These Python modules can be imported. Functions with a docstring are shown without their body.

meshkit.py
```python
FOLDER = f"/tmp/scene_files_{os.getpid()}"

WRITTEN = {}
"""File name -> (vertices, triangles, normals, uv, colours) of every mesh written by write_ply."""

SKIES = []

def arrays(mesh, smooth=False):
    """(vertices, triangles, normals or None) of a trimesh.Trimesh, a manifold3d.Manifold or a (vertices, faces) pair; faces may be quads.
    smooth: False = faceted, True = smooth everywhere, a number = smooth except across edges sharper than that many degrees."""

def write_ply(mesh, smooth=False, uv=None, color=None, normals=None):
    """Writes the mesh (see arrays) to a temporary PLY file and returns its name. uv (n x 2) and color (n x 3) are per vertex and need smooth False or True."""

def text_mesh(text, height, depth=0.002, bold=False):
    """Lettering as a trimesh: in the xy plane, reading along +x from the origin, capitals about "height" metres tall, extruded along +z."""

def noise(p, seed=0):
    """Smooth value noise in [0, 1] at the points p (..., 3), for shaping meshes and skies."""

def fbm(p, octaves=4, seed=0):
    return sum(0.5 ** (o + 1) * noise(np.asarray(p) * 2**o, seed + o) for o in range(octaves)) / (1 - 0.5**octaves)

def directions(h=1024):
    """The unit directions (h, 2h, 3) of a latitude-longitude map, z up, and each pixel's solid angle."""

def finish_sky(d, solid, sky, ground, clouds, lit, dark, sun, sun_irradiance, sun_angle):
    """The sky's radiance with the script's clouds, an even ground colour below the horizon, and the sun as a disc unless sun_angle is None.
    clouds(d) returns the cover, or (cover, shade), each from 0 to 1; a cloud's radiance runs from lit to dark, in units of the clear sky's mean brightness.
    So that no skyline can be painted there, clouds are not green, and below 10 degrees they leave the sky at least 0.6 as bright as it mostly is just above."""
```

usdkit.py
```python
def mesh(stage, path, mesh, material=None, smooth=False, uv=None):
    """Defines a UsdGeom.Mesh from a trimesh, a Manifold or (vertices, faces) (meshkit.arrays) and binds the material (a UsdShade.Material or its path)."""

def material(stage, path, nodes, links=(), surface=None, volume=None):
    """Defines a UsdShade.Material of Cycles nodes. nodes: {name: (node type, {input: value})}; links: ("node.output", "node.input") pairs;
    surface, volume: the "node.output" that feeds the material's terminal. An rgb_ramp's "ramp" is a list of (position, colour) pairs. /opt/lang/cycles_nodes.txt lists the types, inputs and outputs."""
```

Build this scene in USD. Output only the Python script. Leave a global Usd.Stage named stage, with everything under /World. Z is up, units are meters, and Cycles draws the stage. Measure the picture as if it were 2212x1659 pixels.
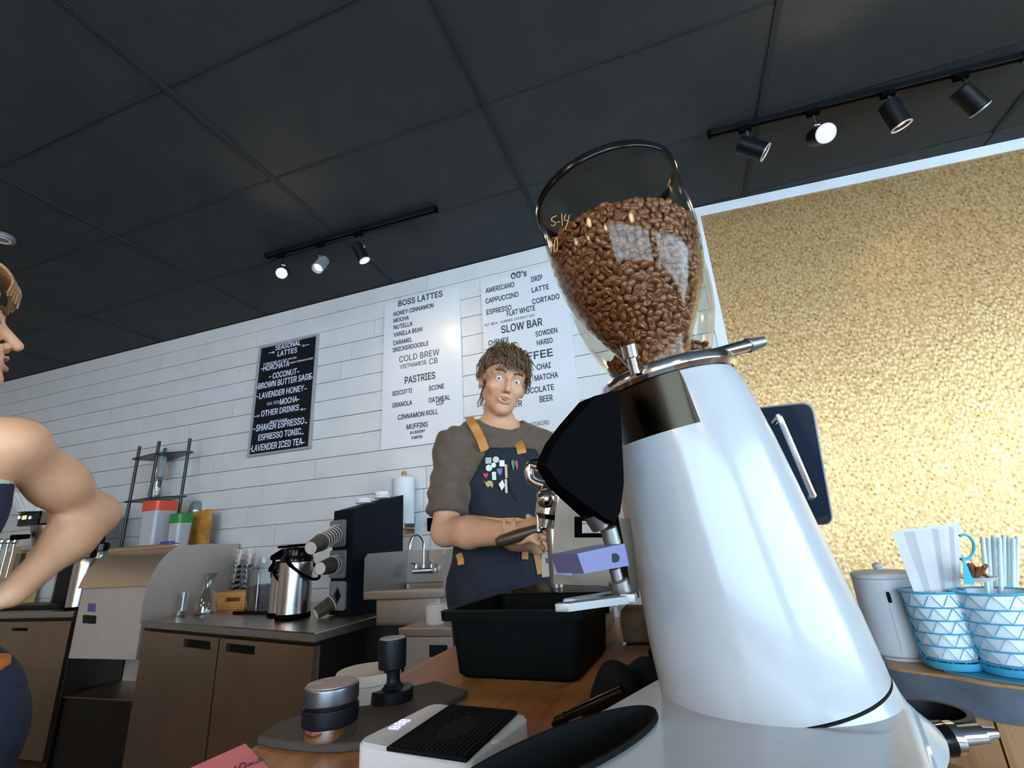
import math, random
import numpy as np, trimesh, manifold3d as mf, usdkit, meshkit
from shapely.geometry import Polygon
from pxr import Usd, UsdGeom, UsdLux, UsdShade, Gf, Sdf
rng = np.random.default_rng(7); random.seed(7)
stage = Usd.Stage.CreateInMemory()
UsdGeom.SetStageUpAxis(stage, 'Z'); UsdGeom.SetStageMetersPerUnit(stage, 1.0)
world = UsdGeom.Xform.Define(stage, '/World'); stage.SetDefaultPrim(world.GetPrim())
# ---------------------------------------------------------------- camera (lens at eye height ZC above the floor)
ZC = 1.15
FPX = 1027.56
CR = np.array([[.942434, .156741, .295382], [.328951, -.275855, -.903159], [-.060079, .948334, -.311535]])
cam = UsdGeom.Camera.Define(stage, '/World/camera')
cam.AddTransformOp().Set(Gf.Matrix4d(*CR[:, 0], 0, *CR[:, 1], 0, *CR[:, 2], 0, 0, 0, ZC, 1))
cam.CreateHorizontalApertureAttr(36.0); cam.CreateFocalLengthAttr(36.0 * FPX / 2212)
cam.CreateClippingRangeAttr(Gf.Vec2f(.02, 200)); cam.CreateProjectionAttr('perspective')
cam.CreateExposureAttr(EXPOSURE := 1.2)
# ---------------------------------------------------------------- daylight: an overcast bluish sky outside the shop windows
SKY = (0.58, 0.80, 1.0); SKY_STRENGTH = 1.75
WARM = (1.0, 0.72, 0.44); LAMP = 260.0; GLOBE = 20.0
dome = UsdLux.DomeLight.Define(stage, '/World/sky'); dome.CreateIntensityAttr(SKY_STRENGTH); dome.CreateColorAttr(Gf.Vec3f(*SKY))

# ---------------------------------------------------------------- helpers.  All coordinates are relative to the lens; build() adds ZC.
def ray(x, y): return CR @ np.array([(x - 1106) / FPX, -(y - 829.5) / FPX, -1.0])
def aY(x, y, Y): d = ray(x, y); return d * Y / d[1]
def aZ(x, y, Z): d = ray(x, y); return d * Z / d[2]
def aD(x, y, t): return ray(x, y) * t
def aP(x, y, o, n): d = ray(x, y); return d * (np.dot(o, n) / np.dot(d, n))
V = lambda *a: np.array(a, float)
def unit(a): a = np.asarray(a, float); return a / np.linalg.norm(a)
def frame(axis):
    w = unit(axis); a = unit(np.cross([0, 0, 1.0] if abs(w[2]) < .95 else [1.0, 0, 0], w)); return a, np.cross(w, a), w
def tm(v, f): return trimesh.Trimesh(np.asarray(v, float), np.asarray(f), process=False)
def join(*ms): return trimesh.util.concatenate([m for m in ms if m is not None])
def man(m):
    m = m.copy(); m.merge_vertices(); return mf.Manifold(mf.Mesh(np.asarray(m.vertices, np.float32), np.asarray(m.faces, np.uint32)))
def unman(m): k = m.to_mesh(); return tm(k.vert_properties[:, :3], k.tri_verts)
def diff(a, *bs):
    r = man(a)
    for b in bs: r = r - man(b)
    return unman(r)
def hullpts(p): return trimesh.convex.convex_hull(np.asarray(p, float))
def bx(lo, hi, r=0.0, fr=None, o=(0, 0, 0)):
    """a box from lo to hi with bevelled edges, in the frame fr = (ex, ey, ez) at o"""
    lo, hi = np.minimum(lo, hi), np.maximum(lo, hi); r = min(r, .49 * (hi - lo).min())
    p = []
    for s in np.ndindex(2, 2, 2):
        c = np.where(np.array(s) == 1, hi, lo); i = np.where(np.array(s) == 1, -1, 1) * r
        if r > 0:
            for k in range(3):
                q = c + i; q[k] = c[k]; p.append(q)
            p.append(c + i * .3)
        else: p.append(c)
    m = hullpts(p)
    if fr is not None: m.vertices = np.asarray(o) + m.vertices @ np.array(fr)
    else: m.apply_translation(o)
    if m.volume < 0: m.invert()
    return m
def cyl(a, b, r0, r1=None, n=24, bev=0.0):
    a, b = np.asarray(a, float), np.asarray(b, float); r1 = r0 if r1 is None else r1
    L = np.linalg.norm(b - a)
    pr = [(0, 0), (r0 - bev, 0), (r0, bev), (r1, L - bev), (r1 - bev, L), (0, L)] if bev else [(0, 0), (r0, 0), (r1, L), (0, L)]
    return lathe(pr, a, b - a, n)
def lathe(pr, o, axis=(0, 0, 1), n=32):
    """pr: (radius, height) along the axis from o"""
    a, b, w = frame(axis); pr = [tuple(p) for p in pr]; t = np.arange(n) * 2 * np.pi / n; v, f, rows = [], [], []
    for r, h in pr:
        if r < 1e-9: rows.append([len(v)]); v.append(np.asarray(o) + w * h)
        else:
            rows.append(list(range(len(v), len(v) + n))); v += list(np.asarray(o) + w * h + r * (np.cos(t)[:, None] * a + np.sin(t)[:, None] * b))
    for p, q in zip(rows[:-1], rows[1:]):
        for k in range(n):
            k2 = (k + 1) % n
            if len(p) == 1 and len(q) == 1: break
            if len(p) == 1: f.append((p[0], q[k2], q[k]))
            elif len(q) == 1: f.append((p[k], p[k2], q[0]))
            else: f += [(p[k], p[k2], q[k2]), (p[k], q[k2], q[k])]
    return tm(v, f)
def tube(pts, r, n=8, closed=False):
    p = np.asarray(pts, float); r = np.broadcast_to(r, (len(p),))
    t = np.roll(p, -1, 0) - np.roll(p, 1, 0) if closed else np.gradient(p, axis=0)
    t /= np.linalg.norm(t, axis=1, keepdims=True) + 1e-12
    a, b, _ = frame(t[0]); v, th = [], np.arange(n) * 2 * np.pi / n
    for i in range(len(p)):
        a = unit(a - t[i] * (a @ t[i])); b = np.cross(t[i], a)
        v += list(p[i] + r[i] * (np.cos(th)[:, None] * a + np.sin(th)[:, None] * b))
    f = []; m = len(p)
    for i in range(m if closed else m - 1):
        for k in range(n):
            A, B, C, D = i * n + k, i * n + (k + 1) % n, (i + 1) % m * n + (k + 1) % n, (i + 1) % m * n + k
            f += [(A, B, C), (A, C, D)]
    if not closed:
        for i, s in ((0, 1), (m - 1, 0)):
            c = len(v); v.append(p[i])
            for k in range(n):
                x, y = i * n + k, i * n + (k + 1) % n; f.append((c, y, x) if s else (c, x, y))
    return tm(v, f)
def spline(pts, n=8):
    p = np.asarray(pts, float); q = np.vstack([2 * p[0] - p[1], p, 2 * p[-1] - p[-2]]); out = []
    for i in range(1, len(q) - 2):
        for t in np.arange(n) / n:
            out.append(.5 * (2 * q[i] + (q[i + 1] - q[i - 1]) * t + (2 * q[i - 1] - 5 * q[i] + 4 * q[i + 1] - q[i + 2]) * t * t + (3 * q[i] - q[i - 1] - 3 * q[i + 1] + q[i + 2]) * t ** 3))
    return np.array(out + [p[-1]])
def prism(poly, o, ex, ey, d, holes=()):
    """a polygon in the plane (ex, ey) at o, extruded by the vector d"""
    pg = Polygon(poly, holes).buffer(0); ex, ey, d = (np.asarray(k, float) for k in (ex, ey, d))
    m = trimesh.util.concatenate([trimesh.creation.extrude_polygon(g, 1.0, engine='earcut') for g in getattr(pg, 'geoms', [pg])])
    m.vertices = np.asarray(o) + m.vertices[:, :1] * ex + m.vertices[:, 1:2] * ey + m.vertices[:, 2:] * d
    if np.dot(np.cross(ex, ey), d) < 0: m.invert()
    return m
def outline(pts, d):
    """a prism whose front outline is the planar 3-D polygon pts, extruded by the vector d"""
    p = np.asarray(pts, float); w = unit(d); a, b, _ = frame(w)
    return prism(np.c_[(p - p[0]) @ a, (p - p[0]) @ b], p[0], a, b, d)
def plate(px, o, n, d):
    return outline([aP(x, y, o, n) for x, y in px], np.asarray(n) * d)
def rrect(w, h, r, n=5):
    out = []
    for cx, cy, a in ((w - r, h - r, 0), (r, h - r, 90), (r, r, 180), (w - r, r, 270)):
        for t in np.linspace(a, a + 90, n): out.append((cx + r * math.cos(math.radians(t)), cy + r * math.sin(math.radians(t))))
    return out
def surfnet(fn, lo, hi, h, slack=1.4):
    """surface nets of the implicit surface fn(P) < 0"""
    lo, hi = np.asarray(lo, float), np.asarray(hi, float); n = np.ceil((hi - lo) / h).astype(int) + 1
    ax = [lo[k] + h * np.arange(n[k]) for k in range(3)]
    d = np.full(n, 1.0); B = 14; half = B * h * .5 * 1.75
    bi = [np.arange(0, n[k], B) for k in range(3)]
    cen = np.stack(np.meshgrid(*[lo[k] + h * (np.minimum(bi[k] + B, n[k]) + bi[k]) / 2 for k in range(3)], indexing='ij'), -1)
    dc = fn(cen)
    for q in np.ndindex(*dc.shape):
        sl_ = tuple(slice(bi[k][q[k]], bi[k][q[k]] + B) for k in range(3))
        if abs(dc[q]) > half * slack: d[sl_] = dc[q]
        else: d[sl_] = fn(np.stack(np.meshgrid(*[ax[k][sl_[k]] for k in range(3)], indexing='ij'), -1))
    s = d < 0; c = np.zeros(n - 1, int); acc = np.zeros((*(n - 1), 3)); cnt = np.zeros(n - 1)
    sl = lambda o: tuple(slice(o[j], o[j] + n[j] - 1) for j in range(3))
    for k in range(3):
        for o in np.ndindex(2, 2, 2):
            if o[k]: continue
            o2 = list(o); o2[k] = 1
            A, B = d[sl(o)], d[sl(o2)]; m = (A < 0) != (B < 0)
            t = np.where(m, A / np.where(m, A - B, 1), 0); pt = np.zeros((*m.shape, 3)) + np.array(o, float); pt[..., k] = t
            acc += pt * m[..., None]; cnt += m
    act = cnt > 0; idx = -np.ones(n - 1, int); idx[act] = np.arange(act.sum())
    v = lo + h * (np.argwhere(act) + acc[act] / cnt[act][:, None]); F = []
    for k in range(3):
        i, j = (k + 1) % 3, (k + 2) % 3
        a = [slice(1, -1)] * 3; a[k] = slice(0, -1); b = list(a); b[k] = slice(1, None)
        m = s[tuple(a)] != s[tuple(b)]; q = np.argwhere(m); q[:, i] += 1; q[:, j] += 1
        e = np.eye(3, dtype=int); c4 = [q - e[i] - e[j], q - e[j], q, q - e[i]]
        Q = np.stack([idx[tuple(x.T)] for x in c4], 1); inn = s[tuple(q.T)]
        Q[~inn] = Q[~inn][:, ::-1]; F += [Q[:, [0, 1, 2]], Q[:, [0, 2, 3]]]
    m = tm(v, np.vstack(F))
    if m.volume < 0: m.invert()
    return m
def smin(a, b, k): h = np.clip(.5 + .5 * (b - a) / k, 0, 1); return b + (a - b) * h - k * h * (1 - h)
def smax(a, b, k): return -smin(-a, -b, k)
def cone_sdf(P, a, b, ra, rb):
    a, b = np.asarray(a, float), np.asarray(b, float); d = b - a; t = np.clip(((P - a) @ d) / (d @ d), 0, 1)
    return np.linalg.norm(P - a - t[..., None] * d, axis=-1) - (ra + (rb - ra) * t)
def ell_sdf(P, c, r, R=None):
    q = P - np.asarray(c); q = q if R is None else q @ np.asarray(R).T; r = np.asarray(r, float)
    k0 = np.linalg.norm(q / r, axis=-1); k1 = np.linalg.norm(q / r ** 2, axis=-1); return k0 * (k0 - 1) / (k1 + 1e-9)
def text(s, h, depth=.0015, bold=False, width=None, squeeze=None):
    m = meshkit.text_mesh(s, h, depth, bold); 
    if squeeze: m.vertices[:, 0] *= squeeze
    if width: m.vertices[:, 0] *= width / np.ptp(m.vertices[:, 0])
    m.vertices[:, 0] -= m.vertices[:, 0].min(); return m
def put(m, o, ex, ey, ez):
    m = m.copy(); m.vertices = np.asarray(o) + m.vertices @ np.array([ex, ey, ez])
    if np.linalg.det(np.array([ex, ey, ez], float)) < 0: m.invert()
    return m

NTH = ['first', 'second', 'third', 'fourth', 'fifth', 'sixth', 'seventh', 'eighth', 'ninth', 'tenth', 'eleventh', 'twelfth', 'thirteenth', 'fourteenth']
used = {}
def numbered(par, name):
    k = (par, name); used[k] = used.get(k, -1) + 1
    return name if used[k] == 0 else f'{name}_{used[k]:03d}'
BASE = {}
def meta(p, label=None, cat=None, group=None, kind=None):
    for k, v in (('label', label), ('category', cat), ('group', group), ('kind', kind)):
        if v: p.SetCustomDataByKey(k, v)
    return p
def thing(name, label, cat, base, group=None, kind=None, rz=0.0):
    path = '/World/' + numbered('', name); x = UsdGeom.Xform.Define(stage, path); base = np.asarray(base, float)
    x.AddTranslateOp().Set(Gf.Vec3d(base[0], base[1], base[2] + ZC)); BASE[path] = base
    if rz: x.AddRotateZOp().Set(rz)
    return meta(x.GetPrim(), label, cat, group, kind)
def obj(name, m, material, parent=None, smooth=35, label=None, cat=None, group=None, kind=None):
    par = parent.GetPath().pathString if parent is not None else '/World'
    path = par + '/' + numbered(par if parent is not None else '', name)
    m = m.copy(); b = BASE.get(par)
    if parent is None: b = np.array([*m.bounds.mean(0)[:2], m.bounds[0][2]])
    m.vertices = m.vertices - (b if b is not None else 0)
    p = usdkit.mesh(stage, path, m, f'/World/Looks/{material}', smooth)
    if parent is None: p.AddTranslateOp().Set(Gf.Vec3d(b[0], b[1], b[2] + ZC))
    BASE[path] = np.zeros(3) if parent is None else b
    if parent is None: BASE[path] = b
    return meta(p.GetPrim(), label, cat, group, kind)
def dup(src, loc, rz, label, group=None):
    was = src.GetCustomData(); path = '/World/' + numbered('', src.GetName().rstrip('0123456789').rstrip('_'))
    x = UsdGeom.Xform.Define(stage, path); x.AddTranslateOp().Set(Gf.Vec3d(loc[0], loc[1], loc[2] + ZC)); x.AddRotateZOp().Set(rz)
    # parts are referenced through the source; the copy's own transform wins
    x.GetPrim().GetReferences().AddInternalReference(src.GetPath()); x.GetPrim().SetInstanceable(True)
    return meta(x.GetPrim(), label, was['category'], group or was.get('group'))

def look(name, col, rough=.5, metal=0.0, spec=.5, var=0.0, vscale=6.0, bump=0.0, bscale=40.0, coat=0.0, trans=0.0, aniso=None, emit=None, stretch=None, col2=None, sheen=0.0, sss=0.0, ior=1.5):
    n = {'p': ('principled_bsdf', {'base_color': col, 'roughness': rough, 'metallic': metal, 'specular_ior_level': spec, 'coat_weight': coat, 'transmission_weight': trans, 'sheen_weight': sheen, 'ior': ior})}
    if sss: n['p'][1].update(subsurface_weight=sss, subsurface_scale=.01)
    if emit: n['p'][1].update(emission_color=emit[:3], emission_strength=emit[3])
    L = []
    if var or bump: n['t'] = ('texture_coordinate', {}); n['m'] = ('mapping', {'scale': stretch or (1, 1, 1)}); L += [('t.object', 'm.vector')]
    if var:
        c2 = col2 or tuple(min(1, c * (1 + var)) for c in col); c1 = tuple(c * (1 - var) for c in col) if not col2 else col
        n['n'] = ('noise_texture', {'scale': vscale, 'detail': 5.0, 'roughness': .6}); n['r'] = ('rgb_ramp', {'ramp': [(.3, c1), (.7, c2)]})
        L += [('m.vector', 'n.vector'), ('n.fac', 'r.fac'), ('r.color', 'p.base_color')]
    if bump:
        n['bn'] = ('noise_texture', {'scale': bscale, 'detail': 4.0}); n['b'] = ('bump', {'strength': bump, 'distance': .004})
        L += [('m.vector', 'bn.vector'), ('bn.fac', 'b.height'), ('b.normal', 'p.normal')]
    usdkit.material(stage, f'/World/Looks/{name}', n, L, surface='p.BSDF')
def glass(name, tint=(1, 1, 1), rough=.02, refl=.9, f0=.04):
    """a thin clear wall: what lies behind shows through, with reflections growing towards grazing angles, the same from both sides"""
    usdkit.material(stage, f'/World/Looks/{name}', {'f': ('layer_weight', {'blend': .5}), 'pw': ('math', {'math_type': 'power', 'value2': 4.0}), 'mm': ('math', {'math_type': 'multiply_add', 'value2': refl, 'value3': f0}), 't': ('transparent_bsdf', {'color': tint}), 'g': ('glossy_bsdf', {'color': (1, 1, 1), 'roughness': rough}), 'x': ('mix_closure', {})},
                    [('f.facing', 'pw.value1'), ('pw.value', 'mm.value1'), ('mm.value', 'x.fac'), ('t.BSDF', 'x.closure1'), ('g.BSDF', 'x.closure2')], surface='x.closure')
def wood(name, dark, light, stretch, rough=.35, scale=3.0):
    usdkit.material(stage, f'/World/Looks/{name}', {'t': ('texture_coordinate', {}), 'm': ('mapping', {'scale': stretch}), 'n': ('noise_texture', {'scale': scale, 'detail': 8.0, 'roughness': .65, 'distortion': .6}), 'r': ('rgb_ramp', {'ramp': [(.3, dark), (.55, light), (.75, dark)]}), 'p': ('principled_bsdf', {'roughness': rough}), 'b': ('bump', {'strength': .15, 'distance': .002})},
                    [('t.object', 'm.vector'), ('m.vector', 'n.vector'), ('n.fac', 'r.fac'), ('r.color', 'p.base_color'), ('n.fac', 'b.height'), ('b.normal', 'p.normal')], surface='p.BSDF')

look('white_paint', (.66, .67, .68), .45, var=.05, vscale=5, bump=.25, bscale=60)
look('wall_plain', (.5, .5, .5), .8)
look('white_trim', (.74, .76, .80), .4)
usdkit.material(stage, '/World/Looks/ceiling_tile', {'g': ('geometry', {}), 'm': ('mapping', {'scale': (1.0, .45, 1.0)}), 'v': ('voronoi_texture', {'scale': 95.0, 'randomness': 1.0}), 'n': ('noise_texture', {'scale': 5.0, 'detail': 4.0}), 'n2': ('noise_texture', {'scale': 110.0, 'detail': 4.0}),
    'r': ('rgb_ramp', {'ramp': [(.10, (.004, .005, .006)), (.20, (1.0, 1.0, 1.0))]}), 'r2': ('rgb_ramp', {'ramp': [(.3, (.018, .024, .027)), (.7, (.027, .033, .036))]}), 'mx': ('mix', {'mix_type': 'multiply', 'fac': .75}), 'b': ('bump', {'strength': .4, 'distance': .003}), 'p': ('principled_bsdf', {'roughness': .75})},
    [('g.position', 'm.vector'), ('m.vector', 'v.vector'), ('g.position', 'n.vector'), ('g.position', 'n2.vector'), ('v.distance', 'r.fac'), ('n.fac', 'r2.fac'), ('r2.color', 'mx.color1'), ('r.color', 'mx.color2'), ('mx.color', 'p.base_color'), ('n2.fac', 'b.height'), ('b.normal', 'p.normal')], surface='p.BSDF')
look('ceiling_bar', (.026, .032, .036), .8, spec=.2)
look('plenum', (.01, .01, .01), .9)
look('floor_tile', (.16, .09, .05), .35, var=.3, vscale=1.5)
look('room_wall', (.55, .47, .38), .8)
look('globe', (.9, .85, .75), .5, emit=(1.0, .70, .42, GLOBE))
look('black_metal', (.005, .006, .008), .40, spec=.18)
look('black_plastic', (.0035, .0035, .004), .6, spec=.0)
look('fork_metal', (.26, .245, .235), .42, .9)
look('black_gloss', (.004, .004, .005), .18, spec=.25)
look('black_matte', (.004, .005, .005), .6, spec=.1)
look('black_rubber', (.006, .007, .007), .7, spec=.06)
look('chrome', (.72, .73, .76), .13, 1.0)
look('steel_sink', (.34, .315, .29), .40, .9, bump=.03, bscale=200)
look('steel', (.40, .37, .34), .30, 1.0, bump=.05, bscale=300, stretch=(1, 40, 1))
look('steel_door', (.36, .265, .19), .36, 1.0, var=.08, vscale=5)
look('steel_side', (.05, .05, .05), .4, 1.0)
look('steel_panel', (.60, .52, .46), .55, .6, var=.05)
look('steel_warm', (.80, .60, .42), .35, .85)  # stainless hood: a warm reflection is painted in as a copper tint
look('white_gloss', (.41, .42, .44), .20, coat=.15, spec=.5, var=.03, vscale=30)
look('white_plastic', (.62, .61, .60), .4)
look('paper_white', (.82, .84, .88), .7)
look('paper_cup', (.70, .66, .61), .6)
look('grey_plastic', (.20, .21, .23), .45)
look('gunmetal', (.035, .028, .02), .28, 1.0)
look('board_white', (.70, .725, .77), .30)
look('board_black', (.006, .009, .013), .5, spec=.25)
look('letter_dark', (.035, .045, .08), .6)
look('letter_white', (.72, .78, .90), .6)
look('frame_grey', (.36, .35, .35), .5)
look('gold_rim', (.6, .6, .62), .4, .6)
look('lamp_warm', (.9, .9, .9), .5, emit=(*WARM, LAMP))
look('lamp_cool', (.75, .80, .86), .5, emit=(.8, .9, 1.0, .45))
look('lamp_dim', (.9, .85, .75), .5, emit=(1.0, .8, .55, 1.2)); look('lamp_mid', (.9, .85, .75), .5, emit=(1.0, .75, .45, 60.0))
glass('glass', (.90, .93, .93), f0=.07); glass('glass_smoke', (.93, .915, .87), .07, f0=.012, refl=.7); glass('window_glass', (.97, .98, .98), .0, .6); glass('acrylic', (.86, .82, .76), .12)
glass('cup_clear', (.955, .965, .98), .08, f0=.06)
# ---------------------------------------------------------------- the room
FL, CE = -ZC, 1.90
XL, XR, YF, YB = -7.2, 4.4, -4.6, 2.77
obj('floor', bx((XL - .1, YF - .1, FL - .1), (XR + .1, 3.1, FL)), 'floor_tile', label='dark brown cafe floor', kind='structure')
wb = thing('wall_back', 'back wall clad in white painted planks', None, (0, YB, FL), kind='structure')
obj('backing', bx((XL, YB, FL), (.36, YB + .12, CE)), 'wall_plain', wb)
# white painted planks, each its own board with a fine gap
PH = .1425
joints = {0: [-1.66], 1: [-2.0, -3.4], 3: [-1.13], 5: [-1.9]}
row, ztop = 0, CE
for row in range(16):
    z1 = 1.772 - PH * (row - 1) if row else CE - .002
    z0 = 1.772 - PH * row
    if z1 < -.55: break
    xs = [.335]; r = random.Random(row * 7 + 3)
    x = .335 - r.uniform(.3, 1.2)
    while x > XL + .3: xs.append(x); x -= r.uniform(.95, 1.65)
    xs.append(XL)
    for a, b in zip(xs[:-1], xs[1:]):
        t = r.uniform(-.0012, .0012)
        obj('plank', bx((b + .0012, YB - .018 + t, z0 + .0022), (a - .0012, YB - .001, z1 - .0012), .0025), 'white_paint', wb)
obj('lower_panel', bx((XL, YB - .012, FL), (.335, YB - .001, -.51)), 'white_paint', wb)
# the gold wall on the right: embossed metallic wallpaper between white trim
GS = .0655; ge = unit((1, GS, 0)); gn = V(ge[1], -ge[0], 0)
usdkit.material(stage, '/World/Looks/gold_paper', {
    'g': ('geometry', {}), 'ro': ('vector_rotate', {'rotate_type': 'z_axis', 'angle': -math.atan(GS)}), 'sx': ('separate_xyz', {}), 'c': ('combine_xyz', {'z': 0.0}),
    'm2': ('mapping', {'rotation': (0, 0, .72), 'scale': (1, 1.0, 1)}), 'v': ('voronoi_texture', {'scale': 40.0, 'randomness': .42}), 'v2': ('voronoi_texture', {'scale': 78.0, 'randomness': .75}), 'm3': ('mapping', {'scale': (1, .55, 1)}),
    'r': ('rgb_ramp', {'ramp': [(.12, (.40, .235, .095)), (.34, (.70, .465, .23))]}), 'r2': ('rgb_ramp', {'ramp': [(.2, (1.0, 1.0, 1.0)), (.75, (.70, .62, .50))]}), 'mx': ('mix', {'mix_type': 'multiply', 'fac': 1.0}),
    'ad': ('math', {'math_type': 'multiply', 'value2': -1.0}), 'b': ('bump', {'strength': .22, 'distance': .008}), 'p': ('principled_bsdf', {'roughness': .42, 'metallic': .65})},
    [('g.position', 'ro.vector'), ('ro.vector', 'sx.vector'), ('sx.x', 'c.x'), ('sx.z', 'c.y'), ('c.vector', 'm2.vector'), ('m2.vector', 'v.vector'), ('c.vector', 'm3.vector'), ('m3.vector', 'v2.vector'),
     ('v.distance', 'r.fac'), ('v2.distance', 'r2.fac'), ('r.color', 'mx.color1'), ('r2.color', 'mx.color2'), ('mx.color', 'p.base_color'), ('v2.distance', 'ad.value1'), ('ad.value', 'b.height'), ('b.normal', 'p.normal')], surface='p.BSDF')
G0 = V(.385, 2.762, 0)
def gw(s0, s1, z0, z1, d0, d1, r=0): return bx((s0, d0, z0), (s1, d1, z1), r, (ge, -gn, V(0, 0, 1)), G0)
obj('wall_right', gw(.008, 4.0, FL, CE - .066, 0, .12), 'gold_paper', label='gold embossed metallic wallpaper wall on the right', kind='structure')
obj('trim_1', gw(-.045, 4.0, CE - .066, CE, -.006, .12, .003), 'white_trim', label='white band along the top of the gold wall', kind='structure')
obj('trim_2', gw(-.05, .008, FL, CE - .066, -.006, .12, .003), 'white_trim', label='white upright strip at the left edge of the gold wall', kind='structure')
# walls that the photo does not show: they carry the shop windows on the right and behind the lens
obj('wall_left', bx((XL - .12, YF, FL), (XL, 3.1, CE)), 'room_wall', label='plain left wall of the cafe', kind='structure')
def windowed(name, axis, at, lo, hi, zs, n, label):
    """a wall with a row of n tall shop windows from lo to hi"""
    w = thing(name, label, None, (0, 0, FL), kind='structure')
    full = (YF, 3.1) if axis == 'x' else (XL, XR)
    def piece(a, b, z0, z1, t=.10):
        return bx((at, a, z0), (at + t, b, z1)) if axis == 'x' else bx((a, at - t, z0), (b, at, z1))
    obj('panel', join(piece(full[0], lo, FL, CE), piece(hi, full[1], FL, CE), piece(lo, hi, FL, zs[0]), piece(lo, hi, zs[1], CE)), 'room_wall', w)
    step = (hi - lo) / n
    for k in range(n + 1):
        obj('mullion', piece(lo + k * step - .03, lo + k * step + .03, zs[0], zs[1], .08), 'white_trim', w)
    for k in range(n):
        obj('pane', piece(lo + k * step + .03, lo + (k + 1) * step - .03, zs[0], zs[1], .006), 'window_glass', w)
windowed('wall_side', 'x', XR, -3.6, 1.3, (-.55, 1.5), 4, 'wall of tall shop windows on the right')
windowed('wall_front', 'y', YF, -1.4, 4.0, (-.75, 1.5), 5, 'front wall with shop windows behind the lens')
# suspended ceiling: dark painted tiles lying on T-bars
ce = thing('ceiling', 'dark painted suspended tile ceiling', None, (0, 0, CE), kind='structure')
TX, TW, TY, TH = -.560, 1.219, 2.744, .5855
xs = [TX + TW * k for k in range(-6, 5)]; ys = [TY - TH * k for k in range(0, 13)]
obj('plenum', bx((XL - .1, YF - .1, CE + .03), (XR + .1, 3.1, CE + .12)), 'plenum', ce)
for i in range(len(xs) + 1):
    a = xs[i - 1] if i else XL; b = xs[i] if i < len(xs) else XR
    for j in range(len(ys) + 1):
        y1 = ys[j - 1] if j else 3.05; y0 = ys[j] if j < len(ys) else YF
        if y1 - y0 < .05: continue
        t = random.uniform(0, .002)
        obj('tile', bx((a + .003, y0 + .003, CE + .001 + t), (b - .003, y1 - .003, CE + .018 + t), .002), 'ceiling_tile', ce)
for x in xs: obj('main_bar', bx((x - .013, YF, CE - .004), (x + .013, 2.75, CE + .03), .001), 'ceiling_bar', ce)
for j, y in enumerate(ys[1:] if ys[0] > 2.73 else ys):
    obj('cross_bar', bx((XL, y - .0045, CE - .0005), (XR, y + .0045, CE + .02)), 'ceiling_bar', ce)
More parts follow.
